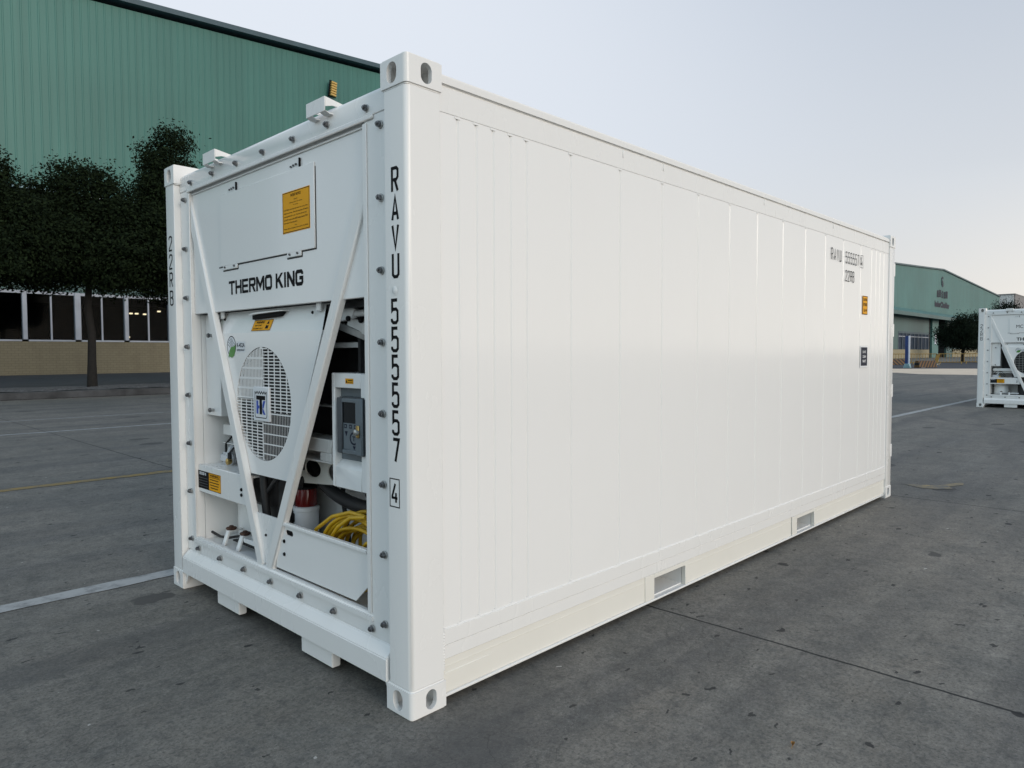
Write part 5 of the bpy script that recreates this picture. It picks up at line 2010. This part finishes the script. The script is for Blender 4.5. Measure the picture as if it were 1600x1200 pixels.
def tree(loc, kind, rz, label, group, s=1.0, name="tree", zs=1.0):
    if kind not in TREE_MESHES:
        if kind == 'broad':
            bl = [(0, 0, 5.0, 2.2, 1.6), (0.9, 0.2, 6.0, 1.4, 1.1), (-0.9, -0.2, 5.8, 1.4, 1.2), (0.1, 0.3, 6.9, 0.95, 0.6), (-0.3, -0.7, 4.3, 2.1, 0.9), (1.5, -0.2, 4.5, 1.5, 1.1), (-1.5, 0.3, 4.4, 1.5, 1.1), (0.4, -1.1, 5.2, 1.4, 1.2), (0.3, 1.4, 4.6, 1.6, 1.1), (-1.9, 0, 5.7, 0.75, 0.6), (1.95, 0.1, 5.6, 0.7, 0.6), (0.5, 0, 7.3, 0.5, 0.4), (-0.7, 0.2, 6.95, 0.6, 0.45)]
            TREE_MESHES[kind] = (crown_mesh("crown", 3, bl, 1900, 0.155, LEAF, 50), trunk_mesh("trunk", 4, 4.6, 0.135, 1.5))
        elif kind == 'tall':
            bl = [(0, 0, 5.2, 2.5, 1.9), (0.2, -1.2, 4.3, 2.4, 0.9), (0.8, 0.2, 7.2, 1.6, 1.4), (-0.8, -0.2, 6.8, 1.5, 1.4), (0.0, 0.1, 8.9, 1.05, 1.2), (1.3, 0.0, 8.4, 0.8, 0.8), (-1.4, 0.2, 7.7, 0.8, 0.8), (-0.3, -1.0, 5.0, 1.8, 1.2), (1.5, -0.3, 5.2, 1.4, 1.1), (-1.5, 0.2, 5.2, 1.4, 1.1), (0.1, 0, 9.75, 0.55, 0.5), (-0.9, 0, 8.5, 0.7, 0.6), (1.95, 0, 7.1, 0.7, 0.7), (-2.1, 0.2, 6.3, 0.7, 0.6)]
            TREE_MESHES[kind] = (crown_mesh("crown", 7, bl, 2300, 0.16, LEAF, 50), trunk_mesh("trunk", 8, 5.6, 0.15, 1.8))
        else:
            bl = [(0, 0, 4.4, 3.2, 1.7), (-1.2, 0.6, 6.2, 1.4, 1.0), (1.4, -1.0, 5.8, 1.5, 1.1), (-0.4, -2.0, 6.6, 1.0, 0.8), (2.6, 0.5, 5.0, 1.5, 1.0), (-2.8, 0.2, 4.6, 1.6, 1.0), (-0.8, -2.6, 4.2, 1.8, 1.2), (0.6, 2.8, 4.4, 1.7, 1.2), (-0.8, -0.6, 3.0, 3.4, 1.0), (1.2, 0.5, 3.1, 3.2, 1.0)]
            TREE_MESHES[kind] = (crown_mesh("crown", 13, bl, 1100, 0.34, LEAF2, 30), trunk_mesh("trunk", 14, 4.2, 0.28, 3.2))
    cm, tm = TREE_MESHES[kind]
    T = tag(empty(name, loc, rz), label, "tree", group)
    T.scale = (s, s, s * zs)
    obj_of("crown", cm, T)
    obj_of("trunk", tm, T)
    return T


G = "trees in the planting strip"
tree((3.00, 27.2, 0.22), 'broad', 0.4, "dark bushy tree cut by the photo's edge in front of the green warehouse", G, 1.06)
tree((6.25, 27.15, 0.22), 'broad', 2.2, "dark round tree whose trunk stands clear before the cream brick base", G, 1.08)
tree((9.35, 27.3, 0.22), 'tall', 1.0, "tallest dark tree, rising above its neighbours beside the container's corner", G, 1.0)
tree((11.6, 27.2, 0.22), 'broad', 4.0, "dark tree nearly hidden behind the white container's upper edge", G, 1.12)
tree((115.8, 21.8, 0), 'wide', 0.5, "spreading dark tree beside the yellow barriers near the distant warehouse", "trees down the road", 0.80, zs=1.20)
tree((200, 30.3, 0), 'wide', 2.0, "dark tree rising behind the roof of the distant container", "trees down the road", 0.95, zs=1.95)


# ------------------------------------------------------------------ street furniture down the road
def barrier(loc, rz, label, tilt=0.0):
    T = tag(empty("crowd_barrier", loc, rz), label, "barrier", "yellow barriers on the dark road")
    T.rotation_euler = (tilt, 0, rz)
    b = MB()
    Lb, Hb = 2.6, 1.25
    b.tube([(-Lb / 2, 0, 0.25), (-Lb / 2, 0, Hb), (Lb / 2, 0, Hb), (Lb / 2, 0, 0.25), (-Lb / 2, 0, 0.25)], 0.045, YELP, 8)
    b.build("frame", T)
    b = MB()
    for k in range(1, 9):
        x = -Lb / 2 + Lb * k / 9
        b.tube([(x, 0, 0.25), (x, 0, Hb)], 0.022, YELP, 6)
    b.build("railing", T)
    for s in (-1, 1):
        b = MB()
        b.tube([(s * Lb / 2.4, -0.35, 0.02), (s * Lb / 2.4, 0, 0.28), (s * Lb / 2.4, 0.35, 0.02)], 0.045, YELP, 8)
        b.build("leg", T)
    return T


barrier((91.0, 23.2, 0), R(-62), "yellow barrier partly hidden behind the blue sign post")
barrier((92.0, 20.9, 0), R(-72), "upright yellow barrier just past the blue post, over the striped blocks")
barrier((89.6, 19.15, 0), R(20), "yellow barrier turned end on where two barriers meet", R(12))
barrier((96.0, 19.0, 0), R(-76), "yellow barrier standing before the dark gateway")
barrier((99.5, 17.0, 0), R(-78), "yellow barrier standing in front of the spreading tree's trunk")


def stripe_block(p0, p1, label):
    p0, p1 = Vector((*p0, 0)), Vector((*p1, 0))
    d = p1 - p0
    ln = d.length
    b = MB()
    b.prism([(-0.30, 0.01), (0.30, 0.01), (0.25, 0.20), (0.16, 0.66), (-0.16, 0.66), (-0.25, 0.20)], 'x', 0, ln, STRIPES, 0.02)
    o = b.build("barrier_block", loc=p0)
    o.rotation_euler = (0, 0, math.atan2(d.y, d.x))
    return tag(o, label, "barrier", "striped concrete blocks")


stripe_block((72.0, 16.55), (74.7, 15.75), "black and orange striped block just past the blue post, below the upright barrier")
stripe_block((88.0, 21.6), (86.0, 23.4), "black and orange striped block half hidden behind the blue post")

SP = tag(empty("sign_post", (70.4, 16.85, 0)), "tall blue and white sign post on a pale foot", "sign post")
b = MB()
b.box(-0.16, 0.0, 0.0, 0.25, 0.40, 2.95, BLUEP, 0.01)
b.build("blue_panel", SP)
b = MB()
b.box(-0.10, 0.0, -0.13, -0.002, 0.40, 2.97, WHITEP, 0.01)
b.build("white_panel", SP)
b = MB()
b.prism([(-0.22, 0.0), (0.36, 0.0), (0.26, 0.40), (-0.13, 0.40)], 'x', -0.25, 0.2, FLASH, 0.02)
b.build("foot", SP)


# fallen leaves on the concrete
def leaf(loc, rz, m, s, label):
    b = MB()
    pts = [(-1, 0), (-.5, .35), (.1, .48), (.6, .3), (1, 0), (.6, -.32), (.1, -.46), (-.5, -.33)]
    ctr = b.bm.verts.new((0, 0, 0.002))
    ring = [b.bm.verts.new((p[0] * s, p[1] * s, 0.012 + 0.010 * abs(p[1]))) for p in pts]
    for i in range(len(pts)):
        fc = b.bm.faces.new((ctr, ring[i], ring[(i + 1) % len(pts)]))
        fc.material_index = b.mi(m)
    b.tube([(-s, 0, 0.012), (-1.6 * s, 0.15 * s, 0.006)], 0.001, m, 5)
    o = b.build("fallen_leaf", loc=loc)
    o.rotation_euler = (0, 0, rz)
    return tag(o, label, "leaf", "fallen leaves on the yard")


LEAFO = simple("dry_leaf", (0.28, 0.14, 0.03), 0.7, var=0.3, scale=80)
LEAFG = simple("green_leaf", (0.02, 0.055, 0.028), 0.6, var=0.3, scale=80)
leaf((0.867, -1.145, 0.001), 0.3, LEAFO, 0.016, "small orange dry leaf on the concrete near the long joint")
leaf((0.06, -0.845, 0.001), 1.2, LEAFG, 0.028, "dark green leaf on the concrete at the photo's bottom edge")
